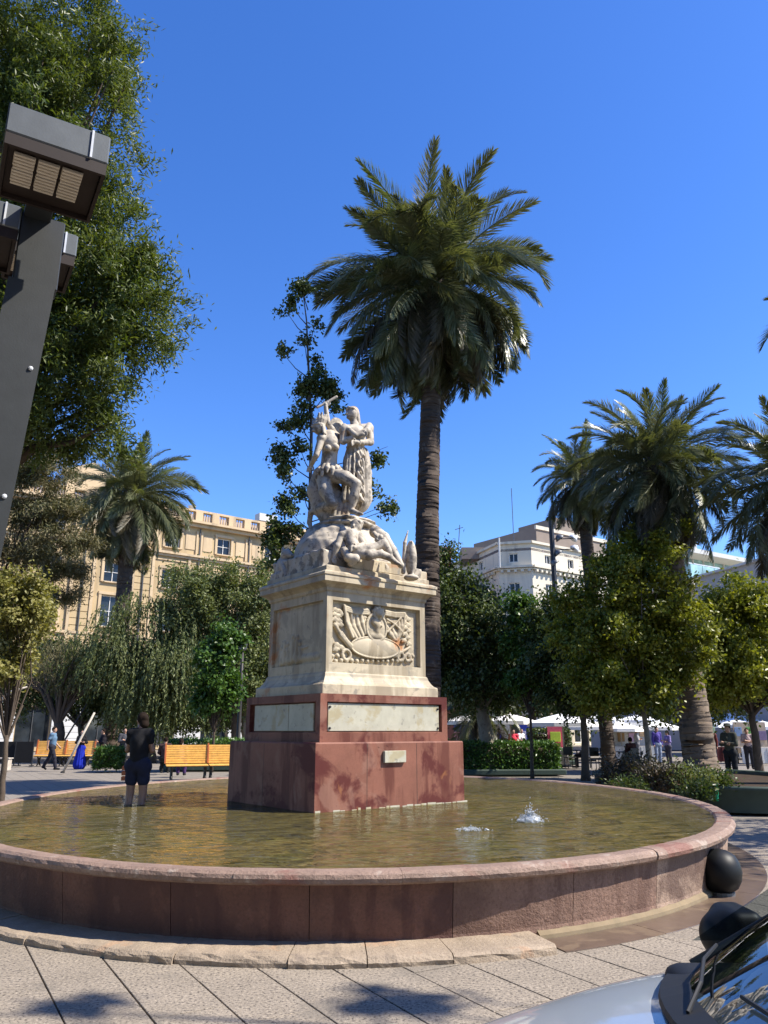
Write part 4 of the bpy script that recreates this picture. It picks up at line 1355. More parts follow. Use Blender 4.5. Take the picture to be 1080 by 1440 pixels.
palm('stout palm rising from the green planter right of the fountain', (9.0, 23.2, .3), (8.62, 23.2, 9.3), .46, .36, 2.8, 130, 8, 'palm_bark_pale', dead=12)
palm('palm with dark crown half hidden behind the stout planter palm', (8.7, 31.5, 0), (8.35, 31.5, 11.7), .27, .25, 2.15, 100, 11, dead=14)
palm('palm leaning into view at the right edge of the photo', (11.4, 19.0, 0), (10.65, 19.0, 7.5), .38, .32, 2.5, 110, 13, dead=8)
palm('tall palm with only a frond tip showing at the upper right edge', (16.5, 23.5, 0), (16.1, 23.5, 14.3), .42, .36, 3.4, 60, 17, dead=4)
palm('short young palm under the dark trees right of the monument', (3.9, 34, 0), (3.95, 34, 2.2), .25, .2, 2.1, 34, 19, dead=0)

# ================================================================== BROADLEAF AND WEEPING TREES
def leaf_cloud(C, D, Nn, L, W, fold=.12):
    """arrays of leaf centres, directions, normals -> folded diamond leaves of two triangles each"""
    n = len(C)
    D = D / (np.linalg.norm(D, axis=1, keepdims=True) + 1e-9)
    Sd = np.cross(Nn, D); Sd /= (np.linalg.norm(Sd, axis=1, keepdims=True) + 1e-9)
    N2 = np.cross(D, Sd)
    L = L[:, None]; W = W[:, None]
    V = np.empty((n, 4, 3))
    V[:, 0] = C - D * L * .5
    V[:, 1] = C + Sd * W * .5 + N2 * W * fold - D * L * .05
    V[:, 2] = C + D * L * .5
    V[:, 3] = C - Sd * W * .5 + N2 * W * fold - D * L * .05
    b = np.arange(n)[:, None] * 4
    F = np.concatenate([b + [0, 1, 2], b + [0, 2, 3]], 1).reshape(-1, 3)
    return V.reshape(-1, 3), F
def unit(v): return v / (np.linalg.norm(v, axis=1, keepdims=True) + 1e-9)
def crown_points(blobs, n_clump, rg, lo=.35):
    w = np.array([b[1][0] * b[1][1] + b[1][1] * b[1][2] + b[1][0] * b[1][2] for b in blobs]) ; w = w / w.sum()
    k = rg.choice(len(blobs), n_clump, p=w)
    c = np.array([b[0] for b in blobs])[k]; r = np.array([b[1] for b in blobs])[k]
    d = unit(rg.normal(size=(n_clump, 3)))
    rad = lo + (1.04 - lo) * rg.random(n_clump) ** .55
    rad = rad * np.where(rg.random(n_clump) < .22, 1.0 + .28 * rg.random(n_clump), 1.0)
    return c + d * r * rad[:, None], d
def tree(name, label, cat, base, blobs, n_leaf, leaf, mat, bark='bark', trunk_r=.16, fork=None, n_clump=160, clump=.32, droop=0.0, seed=0, group=None, limbs=26, lean=(0, 0), up=.55, jitter=1.0):
    rg = np.random.default_rng(seed)
    base = np.array(base, float)
    root = thing(name, label, cat, base, 0, group)
    bl = [(np.array(c, float) - base, np.array(r, float)) for c, r in blobs]
    cen = np.mean([b[0] for b in bl], 0)
    zlow = min(b[0][2] - b[1][2] for b in bl)
    fk = fork if fork is not None else max(.5, zlow + .25 * (cen[2] - zlow))
    mb = MB()
    tip = np.array([cen[0] * fk / max(cen[2], .1) * .6 + lean[0], cen[1] * fk / max(cen[2], .1) * .6 + lean[1], fk])
    n_ = 7
    pts = [tuple(np.array([tip[0] * (i / n_) ** 1.2 + rg.normal() * trunk_r * .12 * (i > 0), tip[1] * (i / n_) ** 1.2 + rg.normal() * trunk_r * .12 * (i > 0), -.08 + (fk + .08) * i / n_])) for i in range(n_ + 1)]
    mb.tube(pts, [trunk_r * (1.35 if i == 0 else 1.08 - .4 * i / n_) for i in range(n_ + 1)], 10)
    obj('trunk', mb, M[bark], root, True)
    CP, CD = crown_points(bl, n_clump, rg)
    br = MB()
    P0 = np.array(pts[-1])
    for j in range(min(limbs, n_clump)):
        q = CP[j]
        m1 = P0 * .62 + q * .38 + np.array([0, 0, .12 * np.linalg.norm(q - P0)]) + rg.normal(size=3) * .12
        m2 = P0 * .25 + q * .75 + np.array([0, 0, .06 * np.linalg.norm(q - P0)]) + rg.normal(size=3) * .10
        r = trunk_r * (.42 - .2 * (j / limbs))
        br.tube([tuple(P0 - [0, 0, .15]), tuple(m1), tuple(m2), tuple(q)], [r, r * .6, r * .35, r * .12], 5, False)
    obj('branches', br, M[bark], root, True)
    per = rg.multinomial(n_leaf, rg.dirichlet(np.full(n_clump, 4.0)))
    k = np.repeat(np.arange(n_clump), per)
    n = len(k)
    if droop > 0:
        # hanging strands: every clump owns a few strands, leaves sit along them
        ns = 9
        so = rg.normal(size=(n_clump, ns, 3)) * clump
        sl = droop * (.5 + rg.random((n_clump, ns)))
        j = rg.integers(0, ns, n)
        t = rg.random(n)
        out = CD[k].copy(); out[:, 2] = 0
        C = CP[k] + so[k, j] + out * (.32 * sl[k, j] * np.sqrt(t))[:, None]
        C[:, 2] += .10 * droop - sl[k, j] * t ** 1.6
        C += rg.normal(size=(n, 3)) * .022
        D = out * .35 + np.array([0, 0, -.85]) + rg.normal(size=(n, 3)) * .45
        Nn = unit(out + rg.normal(size=(n, 3)) * .6 + [0, 0, .3])
    else:
        C = CP[k] + rg.normal(size=(n, 3)) * (clump * .8) * np.array([1, 1, .72])
        C += CD[k] * (rg.normal(size=n) * clump * .9 + clump * .3)[:, None] + np.array([0, 0, -.25]) * (np.abs(rg.normal(size=n)) * clump)[:, None]
        D = CD[k] * .7 + rg.normal(size=(n, 3)) * .8 * jitter + np.array([0, 0, -.25])
        Nn = unit(CD[k] * .5 + np.array([0, 0, up]) + rg.normal(size=(n, 3)) * .55 * jitter)
    L = leaf[0] * (.65 + .6 * rg.random(n)); W = leaf[1] * (.7 + .5 * rg.random(n))
    V, F = leaf_cloud(C, D, Nn, L, W)
    stuff(link('crown', raw_mesh('crown', V, F, M[mat]), root))
    return root
def B(px, py, Y, rx, ry, rz): return (at_y(px, py, Y), (rx, ry, rz))
def BS(k, *rows): return [(c, tuple(k * q for q in r)) for c, r in rows]
def ground(px, Y): return (float(at_y(px, 1040, Y)[0]), Y, 0)

# big feathery tree filling the upper left, beside the floodlight column
Y = 13.0
tree('feathery_tree', 'large feathery green tree filling the upper left behind the floodlight column', 'tree', (-8.6, 14.0, 0),
     [B(60, 40, Y, 1.9, 1.8, 1.5), B(100, 70, Y + .4, 1.3, 1.4, 1.2), B(20, 110, Y + .4, 1.6, 1.6, 1.4), B(90, 400, Y + .6, 1.5, 1.5, 1.3), B(-60, 120, Y + .6, 2.2, 2, 2), B(120, 120, Y, 1.1, 1.2, .8), B(40, 190, Y, 1.9, 1.8, 1.2), B(120, 240, Y, .85, 1.2, .7), B(90, 330, Y, 1.5, 1.5, 1.1),
      B(185, 430, Y, .95, 1.2, .55), B(120, 450, Y, 1.5, 1.5, 1.0), B(60, 520, Y, 1.6, 1.5, .9), B(130, 545, Y, .85, 1, .5), B(105, 600, Y + .3, .9, 1, .5), B(60, 590, Y + .2, 1.0, 1, .6), B(200, 400, Y, .7, .9, .5), B(150, 390, Y, 1.0, 1.1, .8), B(140, 290, Y, .8, 1, .6), B(205, 470, Y, .6, .8, .35), B(20, 420, Y + .5, 2, 1.8, 1.4), B(-90, 330, Y + .5, 2.4, 2, 2.4), B(180, 210, Y, .35, .6, .25), B(165, 80, Y, .45, .6, .35)],
     195000, (.132, .033), 'leaf_feather', 'bark', .34, 5.6, 1700, .15, .0, 2, limbs=90)
# weeping pepper tree left of the monument
Y = 43.0
tree('weeping_tree', 'grey green weeping tree with hanging strands between the palm trunk and the monument', 'tree', ground(215, Y),
     BS(1.43, B(205, 880, Y, 1.7, 1.4, 1.0), B(160, 925, Y, 1.6, 1.2, 1.0), B(265, 930, Y, 1.2, 1.2, 1.3), B(235, 945, Y, 1.4, 1.4, 1.2), B(205, 975, Y - .3, 1.2, 1.2, .7), B(262, 975, Y, .8, .8, .7)),
     62000, (.235, .062), 'leaf_weep', 'bark', .22, 2.2, 300, .36, 1.55, 4)
Y = 44.0
tree('olive_tree', 'rounded olive green tree touching the left side of the marble pedestal', 'tree', ground(330, Y),
     BS(1.33, B(315, 850, Y, 2.1, 1.6, 1.4), B(270, 840, Y, 1.3, 1.3, 1.1), B(375, 960, Y, 1.3, 1.2, 1.2), B(365, 880, Y, 1.3, 1.3, 1.6), B(280, 880, Y, 1.4, 1.4, 1.4), B(340, 940, Y, 1.5, 1.3, 1.1), B(300, 815, Y, 1.3, 1.2, .6), B(370, 820, Y, .9, .9, .7)),
     52000, (.20, .10), 'leaf_weep', 'bark', .2, 2.6, 320, .35, 0, 6)
Y = 33.5
tree('young_tree', 'young bright green tree in front of the olive tree beside the bench', 'tree', ground(300, Y),
     BS(1.24, B(305, 930, Y, .60, .6, .75), B(300, 975, Y, .62, .6, .5), B(320, 900, Y, .4, .4, .4)),
     12000, (.19, .13), 'leaf_green', 'bark', .06, 1.6, 70, .21, 0, 7)
# conifer and pale bush at the far left
Y = 26.0
tree('pine_tree', 'brownish green pine with layered boughs left of the shaggy palm', 'tree', (-13.9, 26, 0),
     [B(70, 660, Y, 1.0, 1.0, .7), B(50, 720, Y, 1.3, 1.2, .55), B(85, 760, Y, 1.0, 1.0, .35), B(30, 780, Y, 1.1, 1, .4), B(90, 800, Y, .7, .8, .2), B(40, 640, Y, 1.1, 1, .8), B(85, 840, Y, .55, .6, .15)],
     50000, (.16, .034), 'leaf_needle', 'bark', .2, 4.0, 190, .20, 0, 9)
Y = 17.0
tree('pale_leaved_tree', 'small tree with pale yellow green leaves at the left edge beside the lamp column', 'tree', ground(12, Y),
     [B(28, 830, Y, .50, .6, .42), B(12, 880, Y, .62, .6, .5), B(44, 870, Y, .32, .4, .42), B(0, 930, Y, .5, .5, .35)],
     15000, (.095, .06), 'leaf_olive', 'bark', .07, 1.5, 110, .13, 0, 12)
Y = 43.0
tree('dry_tree', 'half bare brownish tree with thick trunk beside the leaning poles', 'tree', ground(82, Y),
     [B(85, 930, Y, 1.9, 1.6, 1.0), B(50, 945, Y, 1.5, 1.2, .8), B(115, 950, Y, 1.4, 1.2, .8)],
     9000, (.2, .03), 'leaf_needle', 'bark', .36, 2.0, 120, .34, .5, 14, limbs=26)
Y = 47.0
tree('dark_tree', 'dark tree standing behind the left bench', 'tree', ground(120, Y),
     [B(125, 950, Y, 2.6, 1.5, 1.7), B(60, 940, Y, 2.2, 1.5, 1.3), B(40, 975, Y, 1.8, 1.5, .9), B(150, 985, Y, 1.4, 1.2, .5)],
     30000, (.19, .10), 'leaf_dark', 'bark', .24, 1.9, 130, .35, 0, 15)
tree('dark_tree', 'dark tree in the shade behind the weeping tree', 'tree', ground(235, 52),
     [B(235, 970, 52, 3.0, 2, 1.8), B(200, 990, 52, 2.6, 2, 1.0), B(285, 985, 52, 2.4, 2, 1.2)],
     26000, (.26, .15), 'leaf_dark', 'bark', .22, 1.8, 150, .42, 0, 16)
tree('dark_tree', 'dark tree showing between the olive tree and the granite block', 'tree', ground(345, 50),
     [B(350, 950, 50, 2.7, 2, 1.9), B(320, 985, 50, 2.0, 1.5, 1.0)],
     22000, (.25, .14), 'leaf_dark', 'bark_pale', .2, 2.2, 120, .4, 0, 18)
# slender climber-like tree at the left of the statue
Y = 21.5
pts = [(425, 402, .22), (410, 425, .17), (404, 440, .14), (444, 452, .17), (428, 478, .26), (398, 497, .22), (440, 505, .24), (432, 540, .42), (462, 548, .34), (448, 520, .2), (404, 600, .24), (420, 588, .26), (398, 640, .30), (422, 630, .28), (402, 668, .28), (425, 690, .26), (402, 712, .26), (392, 745, .36), (412, 740, .24), (378, 762, .30), (395, 790, .36), (418, 775, .22), (540, 634, .16), (545, 628, .12), (530, 650, .20), (525, 640, .18), (538, 712, .18), (552, 714, .16), (522, 700, .16), (520, 680, .18), (430, 570, .22), (470, 572, .16)]
th = tree('slender_tree', 'slender sparse tree with dark leaf clumps rising left of the statue', 'tree', ground(437, Y),
     [(at_y(px, py, Y), (r * .8, r * .8, r * .7)) for px, py, r in pts], 10500, (.125, .085), 'leaf_dark', 'bark', .055, 2.0, 210, .12, 0, 21, limbs=0)
base = np.array(ground(437, Y))
mb = MB().tube([tuple(at_y(px, py, Y) - base) for px, py in ((437, 1000), (437, 850), (436, 700), (438, 600), (434, 520), (431, 450), (424, 395))], [.06, .058, .052, .045, .034, .022, .010], 8)
for px, py, r in pts:
    x0 = 437 if py > 560 else 433
    y0 = py + 34
    mb.tube([tuple(at_y(x0, y0, Y) - base), tuple(at_y((x0 + px) / 2, (y0 + py) / 2 + 4, Y) - base), tuple(at_y(px, py, Y) - base)], [.02, .014, .006], 5, False)
obj('stem', mb, M['pole_dark'], th, True)

# ---- right side
Y = 31.0
tree('dense_tree', 'dense dark tree directly right of the pedestal with thick pale trunk', 'tree', ground(686, Y),
     [B(640, 860, Y, 1.4, 1.3, 1.6), B(622, 800, Y, .7, .7, .6), B(625, 870, Y, 1.3, 1.3, 2.0), B(660, 960, Y, 1.3, 1.3, .8), B(680, 880, Y, 1.9, 1.6, 1.7), B(640, 920, Y, 1.5, 1.3, 1.3), B(715, 930, Y, 1.4, 1.3, 1.2), B(700, 960, Y, 1.5, 1.3, .7)],
     50000, (.165, .10), 'leaf_dark', 'bark_pale', .33, 2.5, 300, .32, 0, 23)
Y = 29.0
tree('young_tree', 'thin young tree with fresh green leaves between the dense tree and the lime green tree', 'tree', ground(746, Y),
     [B(738, 860, Y, .50, .5, .55), B(745, 905, Y, .72, .7, .6), B(735, 950, Y, .62, .6, .5), B(760, 930, Y, .5, .5, .5)],
     14000, (.15, .10), 'leaf_green', 'bark', .065, 2.2, 90, .17, 0, 25)
Y = 22.4
tree('lime_green_tree', 'bushy lime green tree with slim pale trunk in front of the stout palm', 'tree', ground(912, Y),
     [B(905, 785, Y, .95, .9, .75), B(870, 800, Y, .7, .8, .5), B(850, 850, Y, 1.05, 1.0, 1.0), B(930, 850, Y, 1.15, 1.0, 1.0), B(815, 880, Y, .72, .8, .9), B(895, 920, Y, 1.2, 1.0, .95), B(960, 910, Y, .75, .8, .9), B(835, 945, Y, .8, .8, .6), B(925, 975, Y, .8, .7, .4), B(850, 980, Y, .6, .6, .35), B(940, 748, Y, .28, .3, .25)],
     52000, (.135, .078), 'leaf_lime', 'bark_pale', .095, 2.3, 215, .20, 0, 27)
Y = 28.0
tree('round_tree', 'dark rounded tree behind the lime green tree on its left side', 'tree', ground(820, Y),
     [B(815, 900, Y, 1.4, 1.2, 1.5), B(780, 900, Y, 1.1, 1.2, 1.3), B(790, 960, Y, .9, .9, .8), B(850, 970, Y, 1.2, 1.2, .7), B(880, 940, Y, 1.2, 1.2, 1.2)],
     34000, (.15, .085), 'leaf_dark', 'bark', .14, 2.2, 150, .24, 0, 29)
Y = 27.0
tree('round_tree', 'rounded green tree filling the right edge behind the planter', 'tree', ground(1062, Y),
     [B(1040, 870, Y, 1.6, 1.3, 1.1), B(1060, 830, Y, 1.0, 1.1, .6), B(1085, 970, Y, 1.3, 1.3, .8), B(1080, 900, Y, 1.5, 1.4, 1.2), B(1015, 930, Y, 1.2, 1.2, 1.0), B(1065, 950, Y, 1.5, 1.3, .9), B(1000, 860, Y, .7, .7, .5), B(1010, 965, Y, 1.0, 1, .5)],
     44000, (.15, .09), 'leaf_lime', 'bark', .15, 2.2, 200, .24, 0, 31)
tree('round_tree', 'dark round tree in shade behind the stout palm trunk', 'tree', ground(985, 33),
     [B(985, 940, 33, 1.7, 1.5, 1.5), B(940, 970, 33, 1.5, 1.5, .8), B(1030, 960, 33, 1.6, 1.5, 1.1), B(890, 975, 33, 1.4, 1.4, .7)],
     36000, (.17, .10), 'leaf_dark', 'bark', .17, 2.2, 150, .3, 0, 33)
tree('far_tree', 'far dark tree behind the cafe parasols left of the lime green tree', 'tree', ground(760, 52),
     [B(745, 950, 52, 3.0, 2.5, 2.2), B(800, 960, 52, 2.6, 2.5, 2.0), B(700, 950, 52, 2.6, 2.5, 2.2), B(640, 940, 52, 3, 2.5, 2.6)],
     26000, (.28, .17), 'leaf_dark', 'bark', .25, 3.0, 130, .55, 0, 35)
# trees out of frame on the right whose shade falls on the paving
tree('shade_tree', 'leafy plaza tree beyond the right edge of the photo', 'tree', (12.2, 10.8, 0),
     [((12.0, 10.8, 6.2), (1.7, 2.2, 1.3)), ((11.2, 12.6, 6.6), (1.4, 1.5, 1.1)), ((12.8, 9.0, 6.4), (1.5, 1.4, 1.1)), ((11.6, 14.5, 5.8), (1.3, 1.4, 1.0))],
     11000, (.16, .09), 'leaf_mid', 'bark', .2, 3.5, 90, .3, 0, 37)
tree('shade_tree', 'second leafy plaza tree beyond the right edge of the photo', 'tree', (10.6, 3.0, 0),
     [((8.05, 4.30, 9.0), (.24, .20, .22)), ((6.15, 4.15, 9.0), (.13, .11, .12))],
     900, (.12, .07), 'leaf_mid', 'bark', .16, 5.5, 24, .08, 0, 39, limbs=4)

# unseen trees added behind and left of the camera to block sky light
for i, (x, y, s) in enumerate(((-9, -6.5, 1.0), (-3.5, -5.0, .95), (2.5, -6.0, 1.05), (8.5, -7.5, 1.0), (-15, -10, 1.2), (14, -11, 1.2), (-6, -15, 1.3), (3, -17, 1.35), (-17, 1.5, 1.1), (-8.0, 2.2, .9), (-10.5, 6.2, .95), (-13.5, 9.0, 1.0))):
    tree('sky_block_tree', 'unseen tree added to block sky light, ' + ('left of the photographer', 'just behind the photographer', 'behind the parked car', 'behind the rear of the parked car', 'at the far left corner', 'at the far right corner', 'in the second row, left', 'in the second row, right', 'at the left end of the row', 'beside the floodlight column', 'left of the basin rim', 'furthest left beyond the basin')[i], 'tree', (x, y, 0),
         [((x, y, 7.5 * s), (3.3 * s, 3.2 * s, 2.6 * s)), ((x + 1.5, y - .5, 5.6 * s), (2.4 * s, 2.2 * s, 1.4 * s)), ((x - 1.6, y + .2, 9.6 * s), (2.4 * s, 2.2 * s, 2.0 * s))],
         5200, (.50, .34), 'leaf_dark', 'bark', .24, 3.4, 120, .5, 0, 50 + i, group='unseen trees added to block sky light', limbs=14)
# ================================================================== FLOODLIGHT COLUMN, upper left
A30 = R(30)
LX, LY = -2.20, 4.30
lamp = thing('floodlight_column', 'grey steel column carrying boxy floodlights at the left edge', 'street lamp', (LX, LY, 0), A30)
# (in the column's own axes: x along the heads, y away)
col_ = MB()
def taper(mb, x0, x1, y0, y1, z0, z1, dx=0, dy=0):
    vs = [(x0, y0, z0), (x1, y0, z0), (x1, y1, z0), (x0, y1, z0), (x0 + dx, y0 + dy, z1), (x1 - dx, y0 + dy, z1), (x1 - dx, y1 - dy, z1), (x0 + dx, y1 - dy, z1)]
    return mb.add(vs, [(3, 2, 1, 0), (4, 5, 6, 7), (0, 1, 5, 4), (1, 2, 6, 5), (2, 3, 7, 6), (3, 0, 4, 7)])
LEAN = .058
cm = MB().add([(-.135 - LEAN * 4.3, 0, 0), (.135 - LEAN * 4.3, 0, 0), (.135 - LEAN * 4.3, .2, 0), (-.135 - LEAN * 4.3, .2, 0), (-.135, 0, 4.3), (.135, 0, 4.3), (.135, .2, 4.3), (-.135, .2, 4.3)], [(3, 2, 1, 0), (4, 5, 6, 7), (0, 1, 5, 4), (1, 2, 6, 5), (2, 3, 7, 6), (3, 0, 4, 7)])
obj('column', cm, M['lamp_pole'], lamp)
obj('base_plate', MB().box((-LEAN * 4.3, .1, .02), (.6, .45, .04)), M['lamp_pole'], lamp)
obj('bracket', MB().box((.02, .10, 4.55), (.26, .14, .50), ch=.006), M['lamp_pole'], lamp)
obj('cantilever', MB().box((-.02, -.18, 4.80), (.16, .5, .07), ch=.006), M['lamp_pole'], lamp)
for z in (2.9, 3.45, 3.72):
    for x in (-.05, .09):
        if (z == 3.45) == (x < 0): obj('bolt', MB().lathe([(.014, 0), (.014, .008), (.006, .014)], n=8), M['white_metal'], lamp, loc=(x - LEAN * (4.3 - z), 0, z), rot=(R(90), 0, 0))
def head(x0, y0, z0, W=.52, D=.52, H=.19, cells=(3, 2)):
    """one floodlight: painted cap, dark flared housing below, louvred lamp openings in the underside"""
    cap = MB().box((x0 + W / 2, y0 + D / 2, z0 + H / 2), (W, D, H), ch=.008)
    h = obj('floodlight_head', cap, M['lamp_metal'], lamp)
    obj('cap_seam', MB().box((x0 + W * .82, y0 - .003, z0 + H / 2), (.012, .012, H * .96)), M['white_metal'], h)
    sh = MB()
    # skirt: four thin walls leaning inwards beneath the cap
    t, dz = .02, .075
    for (a, b, c, d) in ((x0 + .006, x0 + W - .006, y0 + .006, y0 + .006 + t), (x0 + .006, x0 + W - .006, y0 + D - .006 - t, y0 + D - .006), (x0 + .006, x0 + .006 + t, y0 + .026, y0 + D - .026), (x0 + W - .006 - t, x0 + W - .006, y0 + .026, y0 + D - .026)):
        sh.add([(a, c, z0 - dz), (b, c, z0 - dz), (b, d, z0 - dz), (a, d, z0 - dz), (a, c, z0 - .001), (b, c, z0 - .001), (b, d, z0 - .001), (a, d, z0 - .001)], [(3, 2, 1, 0), (4, 5, 6, 7), (0, 1, 5, 4), (1, 2, 6, 5), (2, 3, 7, 6), (3, 0, 4, 7)])
    sh.box((x0 + W / 2, y0 + D / 2, z0 - .03), (W - .06, D - .06, .03))
    obj('housing', sh, M['lamp_inside'], h)
    nx, ny = cells
    gx, gy = W * .70, D * .56
    cw, ch_ = gx / nx, gy / ny
    for i in range(nx):
        for j in range(ny):
            cx_, cy_ = x0 + W * .45 - gx / 2 + cw * (i + .5), y0 + D * .42 - gy / 2 + ch_ * (j + .5)
            lv = MB().box((cx_, cy_, z0 - .050), (cw - .014, ch_ - .034, .008))
            for q in range(5):
                lv.box((cx_, cy_ - ch_ / 2 + ch_ * (q + .5) / 5, z0 - .062), (cw - .02, ch_ * .11, .016))
            obj('louvre', lv, M['louvre'], h)
    return h
def to_lamp(p):
    q = Vector((p[0] - LX, p[1] - LY, 0))
    return q.x * math.cos(A30) + q.y * math.sin(A30), -q.x * math.sin(A30) + q.y * math.cos(A30)
q = at_y(152, 231, 3.78)
hx, hy = to_lamp(q)
head(hx - .54, hy, float(q[2]), .54, .52)
q = at_y(107, 361, 4.75)
hx, hy = to_lamp(q)
head(hx - .44, hy, float(q[2]), .44, .42, .17, (2, 2))
q = at_y(27, 323, 4.25)
hx, hy = to_lamp(q)
head(hx - .50, hy, float(q[2]), .50, .46, .17, (2, 2))

# ================================================================== FAR LAMP POSTS
Y = 40.0
p0 = at_y(793, 1040, Y)
fl_post = thing('floodlight_mast', 'dark mast with clustered floodlights above the lime green tree', 'street lamp', (p0[0], Y, 0))
ztop = float(at_y(790, 727, Y)[2])
obj('mast', MB().tube([(0, 0, 0), (0, 0, ztop * .6), (0, 0, ztop)], [.16, .14, .13], 8), M['black_metal'], fl_post)
for (px, py, sg) in ((787, 757, -1), (806, 757, 1), (785, 778, -1), (808, 772, 1), (780, 792, -1)):
    q = at_y(px, py, Y) - np.array([p0[0], Y, 0])
    mb = MB().lathe([(.05, .22), (.14, .18), (.26, -.02), (.25, -.06), (.03, .02)], n=10)
    o = obj('floodlight', mb, M['grey_metal'] if sg < 0 else M['white_metal'], fl_post, True, loc=tuple(q), rot=(0, R(38 * sg), 0))
    obj('arm', MB().tube([(0, 0, float(q[2]) - .05), tuple(q)], .03, 5), M['black_metal'], fl_post)
Y = 37.0
p0 = at_y(335, 1040, Y)
gp = thing('lamp_post', 'plain grey lamp post standing close to the left side of the granite block', 'street lamp', (p0[0], Y, 0))
obj('post', MB().lathe([(.14, 0), (.14, .5), (.10, .55), (.095, 3.2), (.07, 5.2)], n=12), M['iron'], gp, True)
obj('collar', MB().lathe([(.16, 0), (.16, .06), (.13, .10)], (0, 0, .48), 12), M['black_metal'], gp)
obj('lantern', MB().lathe([(.05, 0), (.19, .12), (.23, .45), (.30, .5), (.06, .75), (.02, .85)], (0, 0, 5.15), 10), M['grey_metal'], gp)

# ================================================================== BENCHES
def bench(label, loc_, rz, L=2.35, group='wooden plaza benches'):
    b = thing('bench', label, 'bench', loc_, rz, group)
    n = 8
    sl = MB().box((0, 0, 0), (L / 2 - .04, .035, .068), ch=.006).mesh('back_slat', M['bench_wood'])
    st = MB().box((0, 0, 0), (L / 2 - .04, .075, .035), ch=.006).mesh('seat_slat', M['bench_wood'])
    for s_ in (-1, 1):
        for k in range(n):
            z = .53 + .077 * k
            link('back_slat', sl, b, (s_ * L / 4, -.015 + .11 * (k / n), z), (R(-8), 0, 0))
        for k in range(5):
            link('seat_slat', st, b, (s_ * L / 4, -.08 - .088 * k, .455 - .006 * k))
    for x in (-L / 2, 0, L / 2):
        m = MB().prism([(-.09, .50), (.0, .50), (.12, 1.16), (.04, 1.17)], -.025, .025)
        o = obj('end_frame', m, M['bench_red'], b, rot=(R(90), 0, R(90)), loc=(x, 0, 0))
    for x in (-L / 2 + .22, -.10, .10, L / 2 - .22):
        leg = MB()
        leg.tube([(x, -.46, .41), (x, -.36, .36), (x, -.26, .22), (x, -.30, .08), (x, -.42, .0)], [.035, .04, .045, .04, .035], 6)
        leg.tube([(x, .06, .43), (x, -.06, .36), (x, -.16, .22), (x, -.10, .08), (x, .04, .0)], [.035, .04, .045, .04, .035], 6)
        leg.tube([(x, -.27, .2), (x, -.15, .2)], .035, 6)
        obj('leg', leg, M['iron'], b, True)
    obj('rail', MB().box((0, -.42, .415), (L - .1, .05, .04)).box((0, .02, .43), (L - .1, .05, .04)), M['iron'], b)
    return b
q0, q1 = at_z(233, 1096), at_z(345, 1092)
c = (q0 + q1) / 2
bench('golden slatted bench behind the wading woman, right end hidden by the monument', (c[0], c[1], 0), math.atan2(q1[1] - q0[1], q1[0] - q0[0]) * .55, 2.9)
q0 = at_y(93, 1050, 39)
bench('golden slatted bench further off behind the leaning poles', (q0[0], 39, 0), R(4), 2.7)
q0 = at_z(2, 1083)
st = thing('wooden_bench', 'low pale wooden bench end cut off by the left edge', 'bench', (q0[0] - .1, q0[1], 0))
for k in range(4): obj('slat', MB().box((0, -.16 + .11 * k, .47), (.9, .09, .05), ch=.006), M['pole_wood'], st)
for x in (-.35, .35): obj('leg', MB().box((x, 0, .22), (.12, .36, .44)), M['pole_wood'], st)

# leaning poles
for (a, b_, lab, m) in (((88, 1087), (133, 1002), 'pale wooden pole leaning up to the right in front of the far bench', 'pole_wood'), ((72, 1072), (122, 990), 'dark pole leaning parallel to the pale pole beside the walking man', 'pole_dark')):
    p = at_z(*a); qy = p[1] + .4
    t = at_y(b_[0], b_[1], qy)
    o = thing('leaning_pole', lab, 'pole', p, 0, 'poles leaning beside the dry tree')
    d = Vector(t - p)
    obj('shaft', MB().tube([(0, 0, 0), tuple(d * .5), tuple(d)], [.05, .048, .042], 8), M[m], o, True)
    obj('foot', MB().lathe([(.09, 0), (.08, .05), (.055, .07)], n=8), M['iron'], o)
# bowed pale branch at the left edge
p = at_y(6, 1000, 30)
o = thing('bowed_branch', 'bowed pale branch curving in from the left edge below the pale leaved tree', 'branch', (p[0] - 1.2, 30, 0))
pts_ = [np.array([0, 0, 0])] + [at_y(x, y, 30) - np.array([p[0] - 1.2, 30, 0]) for x, y in ((-14, 1010), (0, 985), (18, 972), (38, 966))]
obj('bough', MB().tube([tuple(q) for q in pts_], [.09, .08, .07, .055, .03], 7), M['pole_wood'], o, True)

